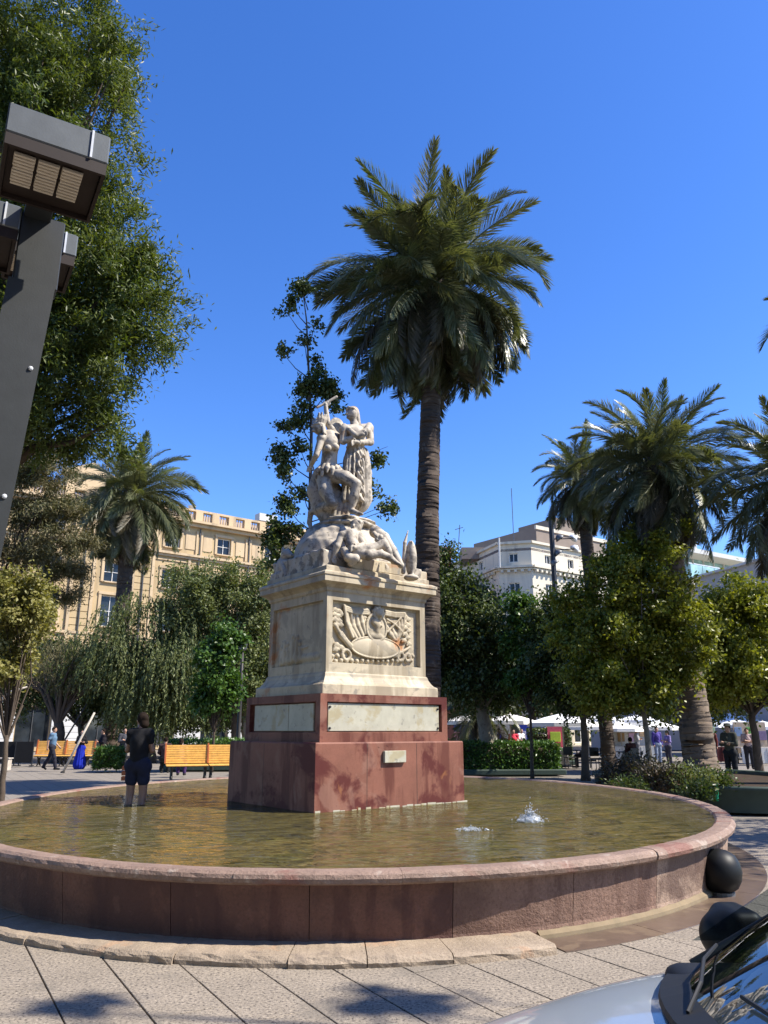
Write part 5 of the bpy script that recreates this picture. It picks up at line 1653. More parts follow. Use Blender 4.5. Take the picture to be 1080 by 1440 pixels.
# ================================================================== HEDGES, PLANTER
def leafy_box(name, label, cat, c, s, rz, n, leaf, mat, seed, curb=True, group=None, rounded=.25):
    rg = np.random.default_rng(seed)
    root = thing(name, label, cat, (c[0], c[1], 0), rz, group)
    if curb: obj('kerb', MB().box((0, 0, .10), (s[0] + .5, s[1] + .5, .20), ch=.03), M['planter'], root)
    core = MB().box((0, 0, .12 + s[2] * .44), (s[0] * .90, s[1] * .84, s[2] * .84), ch=.12)
    obj('twigs', core, M['bark'], root)
    P = rg.uniform(-1, 1, (n, 3))
    ax = rg.integers(0, 5, n)
    D = np.zeros((n, 3))
    for k, (a, sg) in enumerate(((0, 1), (0, -1), (1, 1), (1, -1), (2, 1))):
        m = ax == k
        P[m, a] = sg * (1 + rg.normal(size=m.sum()) * .03)
        D[m, a] = sg
    C = P * np.array([s[0] / 2, s[1] / 2, s[2] / 2]) + [0, 0, s[2] / 2 + .12]
    C += rg.normal(size=(n, 3)) * .05
    V, F = leaf_cloud(C, D + rg.normal(size=(n, 3)) * .7, unit(D + rg.normal(size=(n, 3)) * .6 + [0, 0, .3]), np.full(n, leaf[0]) * (.7 + .6 * rg.random(n)), np.full(n, leaf[1]) * (.7 + .6 * rg.random(n)))
    stuff(link('foliage', raw_mesh('foliage', V, F, M[mat]), root))
    return root
a0, a1 = at_z(640, 1093), at_z(772, 1088)
leafy_box('hedge', 'clipped dark hedge in a low kerb right of the granite base', 'hedge', ((a0[0] + a1[0]) / 2, 31.4), (a1[0] - a0[0] + .3, 1.7, 1.0), R(4), 15000, (.11, .065), 'leaf_green', 3, group='clipped plaza hedges')
leafy_box('hedge', 'bright clipped hedge behind the bench on the left of the monument', 'hedge', (-6.4, 35.0), (5.4, 1.6, 1.05), R(4), 10000, (.12, .07), 'leaf_green', 4, group='clipped plaza hedges')
leafy_box('shrub', 'low spiky shrub at the foot of the weeping tree beside the far bench', 'shrub', (float(at_z(166, 1082)[0]), 33.5), (.9, .8, .75), 0, 2600, (.22, .045), 'leaf_green', 5, False)
leafy_box('hedge', 'dark boxy hedge between the cafe and the hedge by the granite base', 'hedge', (float(at_y(772, 1040, 40)[0]), 40), (1.8, 1.4, 1.5), 0, 4500, (.13, .08), 'leaf_dark', 6, group='clipped plaza hedges')

# green planter island with shrubs round the stout palm
pl_pts = [at_z(px, py, .42) for px, py in ((845, 1112), (900, 1124), (960, 1132), (1000, 1130), (1034, 1114), (1030, 1106))]
pl = thing('planter', 'low dark green planter with rounded front at right beyond the fountain rim', 'planter', (8.2, 20.6, 0))
N = 40
def pl_pt(t, o): return (( 2.55 + o) * math.copysign(abs(math.cos(t)) ** .8, math.cos(t)), (4.1 + o) * math.copysign(abs(math.sin(t)) ** .8, math.sin(t)))
mb = MB()
prof = [(0, 0), (.04, .40), (.09, .44), (.09, .50), (-.14, .50), (-.16, .36)]
vs, fs = [], []
for i in range(N):
    for (o, z) in prof:
        x, y = pl_pt(2 * math.pi * i / N, o); vs.append((x, y, z))
m = len(prof)
for i in range(N):
    for k in range(m - 1):
        j = (i + 1) % N
        fs.append((i * m + k, j * m + k, j * m + k + 1, i * m + k + 1))
mb.add(vs, fs)
obj('rim', mb, M['planter'], pl, True)
obj('soil', MB().add([(*pl_pt(2 * math.pi * i / N, -.15), .40) for i in range(N)], [tuple(range(N))]), M['soil'], pl)
def bush(label, c, r, n, leaf, mat, seed, group=None, name='shrub'):
    rg = np.random.default_rng(seed)
    root = thing(name, label, 'shrub', c, 0, group)
    tw = MB()
    tips = []
    for k in range(26):
        a = rg.uniform(0, 2 * math.pi); e = rg.uniform(.35, 1.25)
        q = np.array([math.cos(a) * math.cos(e), math.sin(a) * math.cos(e), math.sin(e)]) * np.array(r) * rg.uniform(.7, 1.15)
        tw.tube([(0, 0, 0), tuple(q * .5 + [0, 0, .05]), tuple(q)], [.014, .010, .004], 4, False)
        tips.append(q)
    obj('stems', tw, M['twig'], root)
    T = np.array(tips)[rg.integers(0, 26, n)]
    C = T * rg.uniform(.35, 1.05, (n, 1)) + rg.normal(size=(n, 3)) * .09
    C[:, 2] = np.abs(C[:, 2])
    V, F = leaf_cloud(C, unit(C) + rg.normal(size=(n, 3)) * .8, unit(rg.normal(size=(n, 3)) + [0, 0, .6]), leaf[0] * (.6 + .7 * rg.random(n)), leaf[1] * (.6 + .7 * rg.random(n)))
    stuff(link('foliage', raw_mesh('foliage', V, F, M[mat]), root))
sh_ = [((868, 1104), (.8, .7, .75), 1300, 'leaf_purple', 'reddish bare shrub at the left end of the planter'),
       ((900, 1106), (.75, .6, .85), 1700, 'leaf_purple', 'purplish leafy shrub below the slim pale trunk in the planter'),
       ((935, 1112), (.75, .6, .70), 1900, 'leaf_purple', 'brownish shrub at the foot of the stout palm'),
       ((975, 1114), (.7, .6, .7), 1500, 'leaf_weep', 'low grey green shrub in the planter right of the stout palm'),
       ((1005, 1112), (.6, .5, .5), 1400, 'leaf_mid', 'small green shrub near the right tip of the planter'),
       ((880, 1114), (.5, .4, .3), 900, 'leaf_mid', 'low yellow green plant along the near left rim of the planter'),
       ((985, 1124), (.45, .35, .32), 800, 'leaf_mid', 'low yellow green plant above the green cloth')]
for k, (pp, r, n, mt, lab) in enumerate(sh_):
    q = at_z(pp[0], pp[1], .40)
    bush(lab, (q[0], q[1], .39), tuple(.82 * a for a in r), n, (.085, .042), mt, 60 + k, 'shrubs in the green planter')
# bright green cloth hung over the planter rim
q = at_z(972, 1128, .5)
gc = Clay()
rnd = random.Random(4)
t0 = math.atan2((q[1] - 20.6) / 4.1, (q[0] - 8.2) / 2.55)
for k in range(7):
    t = t0 - .16 + .05 * k
    x, y = pl_pt(t, .11); x2, y2 = pl_pt(t, -.12)
    gc.chain([(8.2 + x2, 20.6 + y2, .53), (8.2 + x, 20.6 + y, .53), (8.2 + x * 1.015, 20.6 + y * 1.012, .53 - rnd.uniform(.12, .30))], [.035, .045, .03], .02)
tag(sculpt('green_cloth', gc, .014, M['cloth_green']), 'crumpled bright green cloth hanging over the planter rim', 'cloth')

# dark ball at the fountain's right side
q = at_z(1016, 1259)
bl = thing('stone_ball', 'round black ball bollard on the paving right of the fountain wall', 'bollard', (q[0], q[1], 0))
bl.scale = (.72, .72, .72)
obj('ball', MB().lathe([(.02, .02), (.12, .03), (.22, .10), (.275, .20), (.295, .31), (.275, .42), (.22, .52), (.12, .585), (.02, .605)], n=24), M['black_plastic'], bl, True)
obj('foot', MB().lathe([(.17, 0), (.17, .05), (.13, .07)], n=16), M['grey_metal'], bl)

# ================================================================== WATER JETS
def jet(label, px, py, w, h, n, seed):
    q = at_z(px, py, Z_WATER)
    rg = np.random.default_rng(seed)
    root = thing('water_jet', label, 'water jet', q, 0, 'bubbling jets in the pool')
    c = Clay()
    for k in range(16):
        a = rg.uniform(0, 6.28); r = abs(rg.normal()) * w * .28
        c.ell((math.cos(a) * r, math.sin(a) * r, h * .10), (.05 + .03 * rg.random(), .05 + .03 * rg.random(), h * (.16 + .22 * rg.random()) * max(.2, 1 - r / w)), k=.02)
    for k in range(4):
        a = rg.uniform(0, 6.28)
        c.chain([(0, 0, 0), (math.cos(a) * .03, math.sin(a) * .03, h * .5), (math.cos(a) * .07, math.sin(a) * .07, h * (.6 + .4 * rg.random()))], [.04, .022, .008], .015)
    if h < .1: c = Clay(); [c.ell((rg.normal() * w * .35, rg.normal() * w * .2, 0), (.03, .02, .010), k=.0) for _ in range(14)]
    V, Q = c.build(.008 if h < .1 else .012, lambda P: .010 * np.sin(P[..., 0] * 70) * np.sin(P[..., 1] * 65 + 1) * np.sin(P[..., 2] * 80))
    link('foam', raw_mesh('foam', V, Q, M['foam'], True), root)
    mb = MB()
    for k in range(n):
        a = rg.uniform(0, 6.28); r = abs(rg.normal()) * w * .5
        z = abs(rg.normal()) * h * .5 * math.exp(-r / w)
        s = rg.uniform(.003, .009)
        x, y = r * math.cos(a), r * math.sin(a)
        mb.add([(x - s, y, z), (x + s, y, z), (x, y - s, z), (x, y + s, z), (x, y, z + s * 1.4), (x, y, z - s * 1.4)], [(0, 2, 4), (2, 1, 4), (1, 3, 4), (3, 0, 4), (2, 0, 5), (1, 2, 5), (3, 1, 5), (0, 3, 5)])
    stuff(obj('droplets', mb, M['foam'], root))
jet('white bubbling water jet in the right half of the pool', 746, 1156, .17, .18, 620, 1)
jet('small low water bubble just right of the granite base', 663, 1167, .20, .03, 150, 2)

# ================================================================== CAFE PARASOLS AND STALLS
def parasol(label, px, py, Y, hw, mat='canvas', sides=8, group='cafe parasols'):
    t = at_y(px, py, Y)
    p = thing('parasol', label, 'parasol', (t[0], Y, 0), R(20), group)
    h = float(t[2]); dr = hw * .26
    cv = MB()
    n = sides
    rim = [(hw * math.cos(2 * math.pi * k / n), hw * math.sin(2 * math.pi * k / n)) for k in range(n)]
    vs = [(0, 0, h)] + [(x * .5, y * .5, h - dr * .42) for x, y in rim] + [(x, y, h - dr) for x, y in rim] + [(x * 1.005, y * 1.005, h - dr - .16) for x, y in rim] + [(0, 0, h - .05)] + [(x * .98, y * .98, h - dr - .05) for x, y in rim]
    fs = []
    for k in range(n):
        l = (k + 1) % n
        fs += [(0, 1 + k, 1 + l), (1 + k, 1 + n + k, 1 + n + l, 1 + l), (1 + n + k, 1 + 2 * n + k, 1 + 2 * n + l, 1 + n + l), (1 + 3 * n, 2 + 3 * n + l, 2 + 3 * n + k)]
    cv.add(vs, fs)
    obj('canopy', cv, M[mat], p)
    obj('pole', MB().tube([(0, 0, 0), (0, 0, h + .06)], .035, 8), M['pole_wood'], p)
    obj('base', MB().lathe([(.32, 0), (.32, .06), (.08, .10)], n=12), M['iron'], p)
    for k in range(n):
        x, y = rim[k]
        obj('rib', MB().tube([(0, 0, h - dr * 1.2), (x * .6, y * .6, h - dr * .62)], .014, 4), M['pole_wood'], p)
PAR = [('cream parasol nearest the pedestal, tilted edge touching the granite', 655, 1005, 38, 1.15, 'canvas'),
       ('cream parasol just right of the dense tree trunk', 717, 1004, 38, 1.25, 'canvas'),
       ('wide white parasol above the pink stall sign', 790, 1003, 37, 1.65, 'canvas_white'),
       ('white parasol behind the round tree, upper of two rows', 845, 1004, 47, 1.3, 'canvas_white'),
       ('cream parasol left of the slim pale trunk', 826, 1014, 44, 1.2, 'canvas'),
       ('white parasol directly behind the slim pale trunk', 900, 1004, 48, 1.4, 'canvas_white'),
       ('cream parasol between the slim trunk and the stout palm trunk', 922, 1014, 44, 1.25, 'canvas'),
       ('cream parasol low behind the purple jacket stall', 872, 1016, 43, 1.2, 'canvas'),
       ('bright white parasol just right of the stout palm trunk', 990, 1012, 44, 1.0, 'canvas_white'),
       ('bright white parasol above the person in camouflage clothes', 1034, 1012, 46, 1.05, 'canvas_white'),
       ('white parasol cut by the right edge', 1072, 1014, 42, 1.1, 'canvas_white'),
       ('long pale parasol behind the others at right', 1025, 1003, 56, 2.0, 'canvas_white')]
for q in PAR: parasol(*q)
def stall(label, px, Y, w, back, cloth_c, rz=0, items=4):
    p = at_y(px, 1040, Y)
    s = thing('market_stall', label, 'stall', (p[0], Y, 0), rz, 'art stalls under the parasols')
    obj('table_top', MB().box((0, 0, .78), (w, .7, .05)), M['pole_wood'], s)
    cl = MB().box((0, -.36, .42), (w, .03, .72))
    for k in range(5): cl.tube([(-w / 2 + w * (k + .5) / 5, -.375, .08), (-w / 2 + w * (k + .5) / 5, -.375, .76)], .03, 5)
    obj('table_cloth', cl, cloth(cloth_c), s)
    obj('back_panel', MB().box((0, .5, 1.25), (w * .9, .05, 1.5)), cloth(back), s)
    for x in (-w / 2 + .06, w / 2 - .06):
        for y in (-.28, .28): obj('leg', MB().box((x, y, .38), (.05, .05, .75)), M['iron'], s)
    rg = random.Random(int(px))
    for k in range(items):
        x = -w / 2 + w * (k + .5) / items
        c_ = (rg.uniform(.1, .7), rg.uniform(.1, .5), rg.uniform(.05, .5))
        obj('picture', MB().box((x, .44, 1.3 + rg.uniform(-.1, .3)), (w / items * .62, .04, .45), ch=.01), cloth(c_), s)
for a in (('stall with a pink and pale blue sign under the wide white parasol', 784, 38.5, .8, (.55, .10, .15), (.30, .28, .26), 0, 1),
          ('stall with light blue back panel right of the stout palm trunk', 988, 42, 2.0, (.33, .45, .52), (.10, .03, .03), 0, 3),
          ('stall with brown wooden back near the right edge', 1062, 40, 1.8, (.42, .33, .24), (.6, .57, .52), 0, 3),
          ('stall with blue panels left of the dense tree trunk', 665, 41, 2.0, (.04, .06, .20), (.05, .06, .12), 0, 4),
          ('stall with blue curtain right of the dense tree trunk', 752, 42, 1.6, (.03, .05, .28), (.22, .20, .18), 0, 3),
          ('stall with white boards behind the slim pale trunk', 885, 43, 2.4, (.55, .55, .53), (.5, .5, .48), 0, 4)): stall(*a)
# low dark cafe tables and chairs
def cafe_chair(label, p, rz):
    s = thing('cafe_chair', label, 'chair', p, rz, 'dark cafe chairs')
    obj('seat', MB().box((0, 0, .45), (.42, .42, .04), ch=.01), M['black_metal'], s)
    obj('backrest', MB().box((0, .2, .72), (.42, .03, .36), ch=.01), M['black_metal'], s)
    for x in (-.18, .18):
        for y in (-.18, .18): obj('leg', MB().tube([(x, y, 0), (x, y, .44)], .018, 5), M['black_metal'], s)
    return s
pos_ = [('first', 838, 34.5, .3), ('', 852, 34.0, 2.4), ('', 868, 33.2, 1.2), ('', 886, 33.6, 3.6), ('', 800, 36.0, .2), ('', 880, 35.5, 5.2), ('', 822, 36.2, 4.4), ('', 896, 35.0, 2.0)]
LAB = ['dark cafe chair left of the dark round tree trunks', 'dark cafe chair facing the table behind the planter shrubs', 'dark cafe chair close behind the reddish bare shrub', 'dark cafe chair behind the purplish shrub', 'dark cafe chair under the wide white parasol', 'dark cafe chair further back behind the slim trunk', 'dark cafe chair beside the boxy hedge', 'dark cafe chair right of the slim pale trunk']
for (nm, px, Y, rz), lab in zip(pos_, LAB):
    q = at_y(px, 1040, Y); cafe_chair(lab, (q[0], Y, 0), rz)
for px, Y, lab in ((846, 34.8, 'round dark cafe table among the chairs left of the slim trunk'), (878, 34.2, 'round dark cafe table behind the planter shrubs'), (810, 37, 'round dark cafe table under the wide white parasol')):
    q = at_y(px, 1040, Y)
    s = thing('cafe_table', lab, 'table', (q[0], Y, 0), 0, 'dark cafe tables')
    obj('table_top', MB().lathe([(.38, 0), (.38, .03)], (0, 0, .72), 14), M['black_metal'], s)
    obj('stem', MB().tube([(0, 0, .02), (0, 0, .72)], .03, 6), M['black_metal'], s)
    obj('foot', MB().lathe([(.25, 0), (.25, .03), (.05, .05)], n=10), M['black_metal'], s)
# folding screens at the far left
for k, (px, w) in enumerate(((10, 1.3), (36, .8))):
    q = at_y(px, 1040, 38)
    s = thing('black_screen', ('black cloth cafe screen at the far left edge', 'black cloth cafe screen just left of the walking man')[k], 'screen', (q[0], 38, 0), R(5), 'black cafe screens')
    obj('panel', MB().box((0, 0, .62), (w, .04, .95), ch=.01), cloth((.012, .012, .013)), s)
    for x in (-w / 2, w / 2):
        obj('post', MB().tube([(x, 0, 0), (x, 0, 1.15)], .03, 6), M['black_metal'], s)
        obj('foot', MB().box((x, 0, .02), (.08, .45, .04)), M['black_metal'], s)
# little box at the trunk by the wading woman
q = at_z(182, 1098)
o = thing('crate', 'small dark red slatted crate on the paving left of the wading woman', 'crate', (q[0], q[1], 0), R(12))
for z in (.08, .24, .40): obj('slat', MB().box((0, -.2, z), (.5, .02, .12)).box((0, .2, z), (.5, .02, .12)).box((-.24, 0, z), (.02, .38, .12)).box((.24, 0, z), (.02, .38, .12)), M['bench_red'], o)
obj('bottom', MB().box((0, 0, .03), (.46, .38, .03)), M['bench_red'], o)
# ================================================================== PEOPLE
STAND = dict(pelvis=(0, 0, .94), chest=(0, .0, 1.26), neck=(0, .01, 1.46), head=(0, -.015, 1.60), hipL=(-.095, 0, .90), hipR=(.095, 0, .90),
             kneeL=(-.105, -.015, .49), kneeR=(.105, -.015, .49), ankL=(-.105, .03, .085), ankR=(.105, .03, .085), toeL=(-.125, -.13, .03), toeR=(.125, -.13, .03),
             shL=(-.175, .01, 1.41), shR=(.175, .01, 1.41), elL=(-.225, .03, 1.12), elR=(.225, .03, 1.12), wrL=(-.225, -.05, .88), wrR=(.225, -.05, .88))
def person(label, at, rz, h=1.70, pose=None, top=(.02, .02, .02), bottom=(.03, .03, .05), sleeve=.5, legs=1.0, skirt=0, hairlen=.06, skin='skin', vox=.018, group=None, female=False, shoes=(.02, .02, .02), hat=None, look=0.0):
    J = {k: np.array(v, float) for k, v in STAND.items()}
    if female:
        for k in ('shL', 'shR'): J[k] = J[k] * np.array([.84, 1, .985])
    for k, v in (pose or {}).items(): J[k] = np.array(v, float)
    k_ = h / 1.72
    J = {k: v * k_ for k, v in J.items()}
    r = lambda x: x * k_
    root = thing('person', label, 'person', at, rz, group)
    b = Clay()
    P, Cc, Nk, Hd = J['pelvis'], J['chest'], J['neck'], J['head']
    cl, sl = math.cos(look), math.sin(look)
    f = np.array([sl, -cl, 0]); s = np.array([cl, sl, 0])          # the way the face looks
    b.cap(P, Cc, r(.125), r(.135), r(.05)); b.cap(J['shL'], J['shR'], r(.062), r(.062), r(.06)); b.cap(J['hipL'], J['hipR'], r(.105), r(.105), r(.05))
    b.cap(Cc, Nk, r(.12), r(.055), r(.05)); b.cap(Nk, Hd, r(.052), r(.05), r(.02))
    b.ell(Hd + np.array([0, 0, r(.012)]), (r(.078), r(.090), r(.112)), k=r(.02)); b.ell(Hd + f * r(.03) + np.array([0, 0, -r(.06)]), (r(.052), r(.052), r(.055)), k=r(.03))
    b.cap(Hd + f * r(.085) + np.array([0, 0, r(.018)]), Hd + f * r(.106) + np.array([0, 0, -r(.016)]), r(.009), r(.015), r(.012))
    b.cap(Hd + f * r(.079) - s * r(.02) + np.array([0, 0, -r(.047)]), Hd + f * r(.079) + s * r(.02) + np.array([0, 0, -r(.047)]), r(.009), r(.009), r(.006))
    for q in (-1, 1):
        b.ell(Hd + s * r(.078 * q) + np.array([0, 0, -r(.005)]), (r(.014), r(.02), r(.03)), k=r(.008))
        b.cap(Hd + f * r(.078) + s * r(.014 * q) + np.array([0, 0, r(.034)]), Hd + f * r(.068) + s * r(.05 * q) + np.array([0, 0, r(.032)]), r(.009), r(.008), r(.008))
    for S_ in 'LR':
        b.chain([J['sh' + S_], J['el' + S_]], [r(.052), r(.042)], r(.03)); b.chain([J['el' + S_], J['wr' + S_]], [r(.041), r(.027)], r(.015))
        d = J['wr' + S_] - J['el' + S_]; d = d / np.linalg.norm(d)
        w = np.cross(d, [1, 0, 0]); w = w / (np.linalg.norm(w) + 1e-9)
        hb = J['wr' + S_] + d * r(.045)
        b.cap(J['wr' + S_], hb + d * r(.03), r(.026), r(.030), r(.02))
        for i in range(4):
            o = hb + d * r(.03) + w * r(.030 - .02 * i)
            m_ = o + d * r(.045 - .006 * abs(i - 1.4)); e = m_ + d * r(.03) + np.array([0, -r(.012), 0])
            b.chain([o, m_, e], [r(.0105), r(.0095), r(.008)], r(.004))
        t = hb + w * r(.03)
        b.chain([hb, t + d * r(.012), t + w * r(.016) + d * r(.05)], [r(.013), r(.012), r(.009)], r(.006))
        b.chain([J['hip' + S_], J['knee' + S_]], [r(.088), r(.060)], r(.04)); b.chain([J['knee' + S_], J['knee' + S_] * .55 + J['ank' + S_] * .45 + np.array([0, r(.012), 0]), J['ank' + S_]], [r(.058), r(.056), r(.036)], r(.02))
        b.chain([J['ank' + S_] + np.array([0, r(.02), -r(.04)]), J['toe' + S_]], [r(.040), r(.028)], r(.02))
    if female:
        for q in (-1, 1): b.ell(Cc + np.array([q * r(.07), -r(.10), r(.03)]), (r(.06), r(.055), r(.06)), k=r(.03))
    body = sculpt('body', b, vox, M[skin], root)
    g_ = r(.016)
    t = Clay()
    t.cap(P + np.array([0, 0, r(.03)]), Cc, r(.125) + g_, r(.137) + g_, r(.05)); t.cap(J['shL'], J['shR'], r(.062) + g_, r(.062) + g_, r(.06)); t.cap(Cc, Nk - np.array([0, 0, r(.05)]), r(.12) + g_, r(.075), r(.05))
    if female:
        for q in (-1, 1): t.ell(Cc + np.array([q * r(.07), -r(.10), r(.03)]), (r(.075), r(.07), r(.07)), k=r(.03))
    for S_ in 'LR':
        a, e, w = J['sh' + S_], J['el' + S_], J['wr' + S_]
        if sleeve <= .5: t.cap(a, a + (e - a) * sleeve * 2, r(.056) + g_, r(.05) + g_, r(.03))
        else: t.chain([a, e, e + (w - e) * min(.96, (sleeve - .5) * 2)], [r(.056) + g_, r(.045) + g_, r(.034) + g_], r(.02))
    def wrinkle(Pp): return r(.006) * np.sin(Pp[..., 2] * 38 + 3 * np.sin(Pp[..., 0] * 14)) * np.sin(Pp[..., 0] * 19 + Pp[..., 1] * 11)
    sculpt('shirt', t, vox, cloth(top), root, wrinkle)
    l = Clay()
    l.cap(J['hipL'], J['hipR'], r(.108) + g_, r(.108) + g_, r(.05)); l.cap(P, P + np.array([0, 0, r(.06)]), r(.122) + g_, r(.12) + g_, r(.05))
    if skirt > 0:
        kz = (J['kneeL'] + J['kneeR']) / 2
        az = (J['ankL'] + J['ankR']) / 2
        e = P + (kz - P) * min(1, skirt) if skirt <= 1 else kz + (az - kz) * (skirt - 1)
        l.cap(P, e, r(.15), r(.20 + .05 * skirt), r(.04))
        sculpt('skirt', l, vox, cloth(bottom), root, lambda Pp: r(.010) * np.sin(np.arctan2(Pp[..., 1], Pp[..., 0]) * 13))
    else:
        for S_ in 'LR':
            a, kk, an = J['hip' + S_], J['knee' + S_], J['ank' + S_]
            if legs <= .5: l.cap(a, a + (kk - a) * legs * 2, r(.092) + g_, r(.078) + g_, r(.03))
            else: l.chain([a, kk, kk + (an - kk) * min(.95, (legs - .5) * 2)], [r(.092) + g_, r(.064) + g_, r(.05) + g_], r(.02))
        sculpt('trousers', l, vox, cloth(bottom), root, wrinkle)
    hh = Clay()
    hh.ell(Hd + np.array([0, 0, r(.030)]) - f * r(.014), (r(.088), r(.096), r(.105)), k=r(.01))
    if hairlen > .08:
        hh.chain([Hd - f * r(.06), Hd - f * r(.085) + np.array([0, 0, -hairlen * .6]), Hd - f * r(.07) + np.array([0, 0, -hairlen])], [r(.07), r(.065), r(.03)], r(.03))
    if female: hh.ell(Hd - f * r(.10) + np.array([0, 0, r(.035)]), (r(.045), r(.045), r(.045)), k=r(.02))
    hc = Hd.copy()
    sculpt('hair', hh, vox * .8, M['hair'], root, cut=lambda Pp: np.minimum((Pp - hc) @ f - r(.04), (hc[2] + r(.045)) - Pp[..., 2]))
    if hat is not None:
        mb = MB().lathe([(r(.20), 0), (r(.20), r(.012)), (r(.105), r(.02)), (r(.095), r(.09)), (r(.02), r(.10))], tuple(Hd + np.array([0, 0, r(.06)])), 14)
        obj('hat', mb, cloth(hat), root, True)
    if shoes is not None:
        for S_ in 'LR':
            sc = Clay().chain([J['ank' + S_] + np.array([0, r(.035), -r(.045)]), J['ank' + S_] + np.array([0, 0, -r(.03)]), J['toe' + S_]], [r(.046), r(.05), r(.040)], r(.02))
            sculpt('shoe', sc, vox, cloth(shoes), root, cut=lambda Pp: .004 - Pp[..., 2])
    return root
WALK = dict(kneeL=(-.10, -.16, .50), ankL=(-.10, -.24, .10), toeL=(-.11, -.40, .05), kneeR=(.10, .10, .50), ankR=(.10, .30, .16), toeR=(.10, .20, .04), wrL=(-.23, .12, .92), elL=(-.23, .12, 1.13), wrR=(.23, -.18, .95), elR=(.23, -.02, 1.12))
PHONE = dict(elL=(-.20, -.03, 1.13), wrL=(-.08, -.25, 1.20), elR=(.21, -.03, 1.13), wrR=(.07, -.25, 1.22), head=(.015, -.05, 1.585))
FOLD = dict(elL=(-.23, -.04, 1.14), wrL=(.04, -.20, 1.15), elR=(.23, -.04, 1.14), wrR=(-.04, -.22, 1.19))
def SIT(sh=.46):
    d = {}
    for k, v in STAND.items():
        v = list(v)
        if k in ('pelvis', 'chest', 'neck', 'head', 'shL', 'shR'): v[2] -= .94 - sh - .10
        d[k] = v
    for S_, x in (('L', -.10), ('R', .10)):
        d['hip' + S_] = (x, 0, sh + .08); d['knee' + S_] = (x * 1.3, -.42, sh + .04); d['ank' + S_] = (x * 1.2, -.40, .085); d['toe' + S_] = (x * 1.3, -.56, .03)
        d['el' + S_] = (x * 2.3, -.04, sh + .30); d['wr' + S_] = (x * 1.2, -.26, sh + .17)
    return d
# woman wading in the pool, seen from behind, head turned to the right
q = at_z(190, 1131, Z_WATER)
person('barefoot woman in black top and dark shorts wading in the pool, seen from behind', (q[0], q[1], Z_FLOOR), R(172), 1.63, PHONE, (.010, .010, .012), (.016, .018, .035), .22, .27, hairlen=.10, vox=.0125, skin='skin_dark', female=True, shoes=None, look=R(50))
# left background
q = at_z(70, 1083); person('man in light blue shirt and dark trousers walking past the far bench', (q[0], q[1], 0), R(95), 1.74, WALK, (.10, .17, .26), (.02, .02, .03), .30)
q = at_z(111, 1080); person('woman in black top and long bright blue skirt standing at the far bench', (q[0], q[1], 0), R(20), 1.62, FOLD, (.010, .010, .012), (.008, .02, .30), .9, skirt=1.8, hairlen=.20, female=True)
q = at_z(141, 1080); person('person in dark red clothes standing beside the right end of the far bench', (q[0], q[1], 0), R(-60), 1.66, FOLD, (.012, .010, .014), (.06, .010, .020), .9)
q = at_y(96, 1060, 40); person('child in pink shirt sitting on the far bench behind its backrest', (q[0], 39.4, 0), R(180), 1.45, SIT(.50), (.45, .16, .17), (.03, .03, .05), .25, vox=.022, hairlen=.16)
q = at_y(251, 1060, 29.5); person('woman in striped pale top seated with her back to the bench by the monument', (q[0], 29.8, 0), R(185), 1.66, SIT(.48), (.42, .26, .22), (.06, .03, .10), .10, hairlen=.10, female=True)
q = at_y(227, 1060, 31); person('person in dark clothes seated in the shade left of the striped woman', (q[0], 31.5, 0), R(190), 1.7, SIT(.48), (.05, .03, .03), (.02, .02, .02), .9, vox=.022)
q = at_y(168, 1060, 36); person('person in dark grey standing under the weeping tree', (q[0], 36.5, 0), R(30), 1.7, FOLD, (.06, .06, .07), (.02, .02, .025), .9, vox=.022)
# right background
q = at_z(1032, 1103); person('officer in dark camouflage clothes standing beyond the planter', (q[0], q[1], 0), R(-50), 1.78, FOLD, (.050, .052, .040), (.014, .015, .018), .95, vox=.016, hat=(.03, .033, .028))
q = at_z(1000, 1078); person('person in orange jacket in front of the light blue stall', (q[0], q[1], 0), R(40), 1.66, FOLD, (.62, .12, .02), (.02, .03, .07), .95, vox=.022)
q = at_z(1012, 1079); person('person in dark red standing just right of the orange jacket', (q[0], q[1] + .6, 0), R(-30), 1.7, None, (.12, .03, .025), (.02, .02, .03), .9, vox=.022)
q = at_z(927, 1074); person('person in purple jacket and pale jeans beside the stout palm trunk', (q[0], q[1], 0), R(15), 1.76, None, (.07, .05, .22), (.20, .24, .32), .95, vox=.022)
q = at_z(942, 1076); person('person in lilac top half hidden by the stout palm trunk', (q[0], q[1], 0), R(-70), 1.6, FOLD, (.20, .16, .34), (.05, .05, .07), .6, vox=.022, hairlen=.2, female=True)
q = at_z(875, 1070); person('person in white shirt standing left of the slim pale trunk', (q[0], q[1], 0), R(100), 1.68, WALK, (.60, .60, .58), (.03, .03, .04), .3, vox=.022)
q = at_z(898, 1072); person('person in grey shirt stooping behind the slim pale trunk', (q[0], q[1], 0), R(80), 1.7, FOLD, (.30, .30, .30), (.12, .12, .13), .6, vox=.022)
for k, (px, Y, c, lab) in enumerate(((723, 39.5, (.60, .05, .08), 'person in bright red shirt under the second cream parasol'), (734, 40, (.66, .66, .66), 'person in white shirt beside the red shirt under the second cream parasol'), (703, 40.5, (.04, .04, .16), 'person in navy shirt right of the dense tree trunk'), (652, 39, (.05, .14, .16), 'person in teal shirt under the parasol nearest the pedestal'), (674, 41, (.35, .33, .30), 'person in beige shirt left of the dense tree trunk'), (795, 40.5, (.05, .10, .12), 'person in dark teal under the wide white parasol'))):
    q = at_y(px, 1060, Y)
    person(lab, (q[0], Y, 0), R(40 * k), 1.66 + .02 * k, FOLD if k % 2 else None, c, (.03, .03, .05), .35, vox=.024, group='people around the stalls')
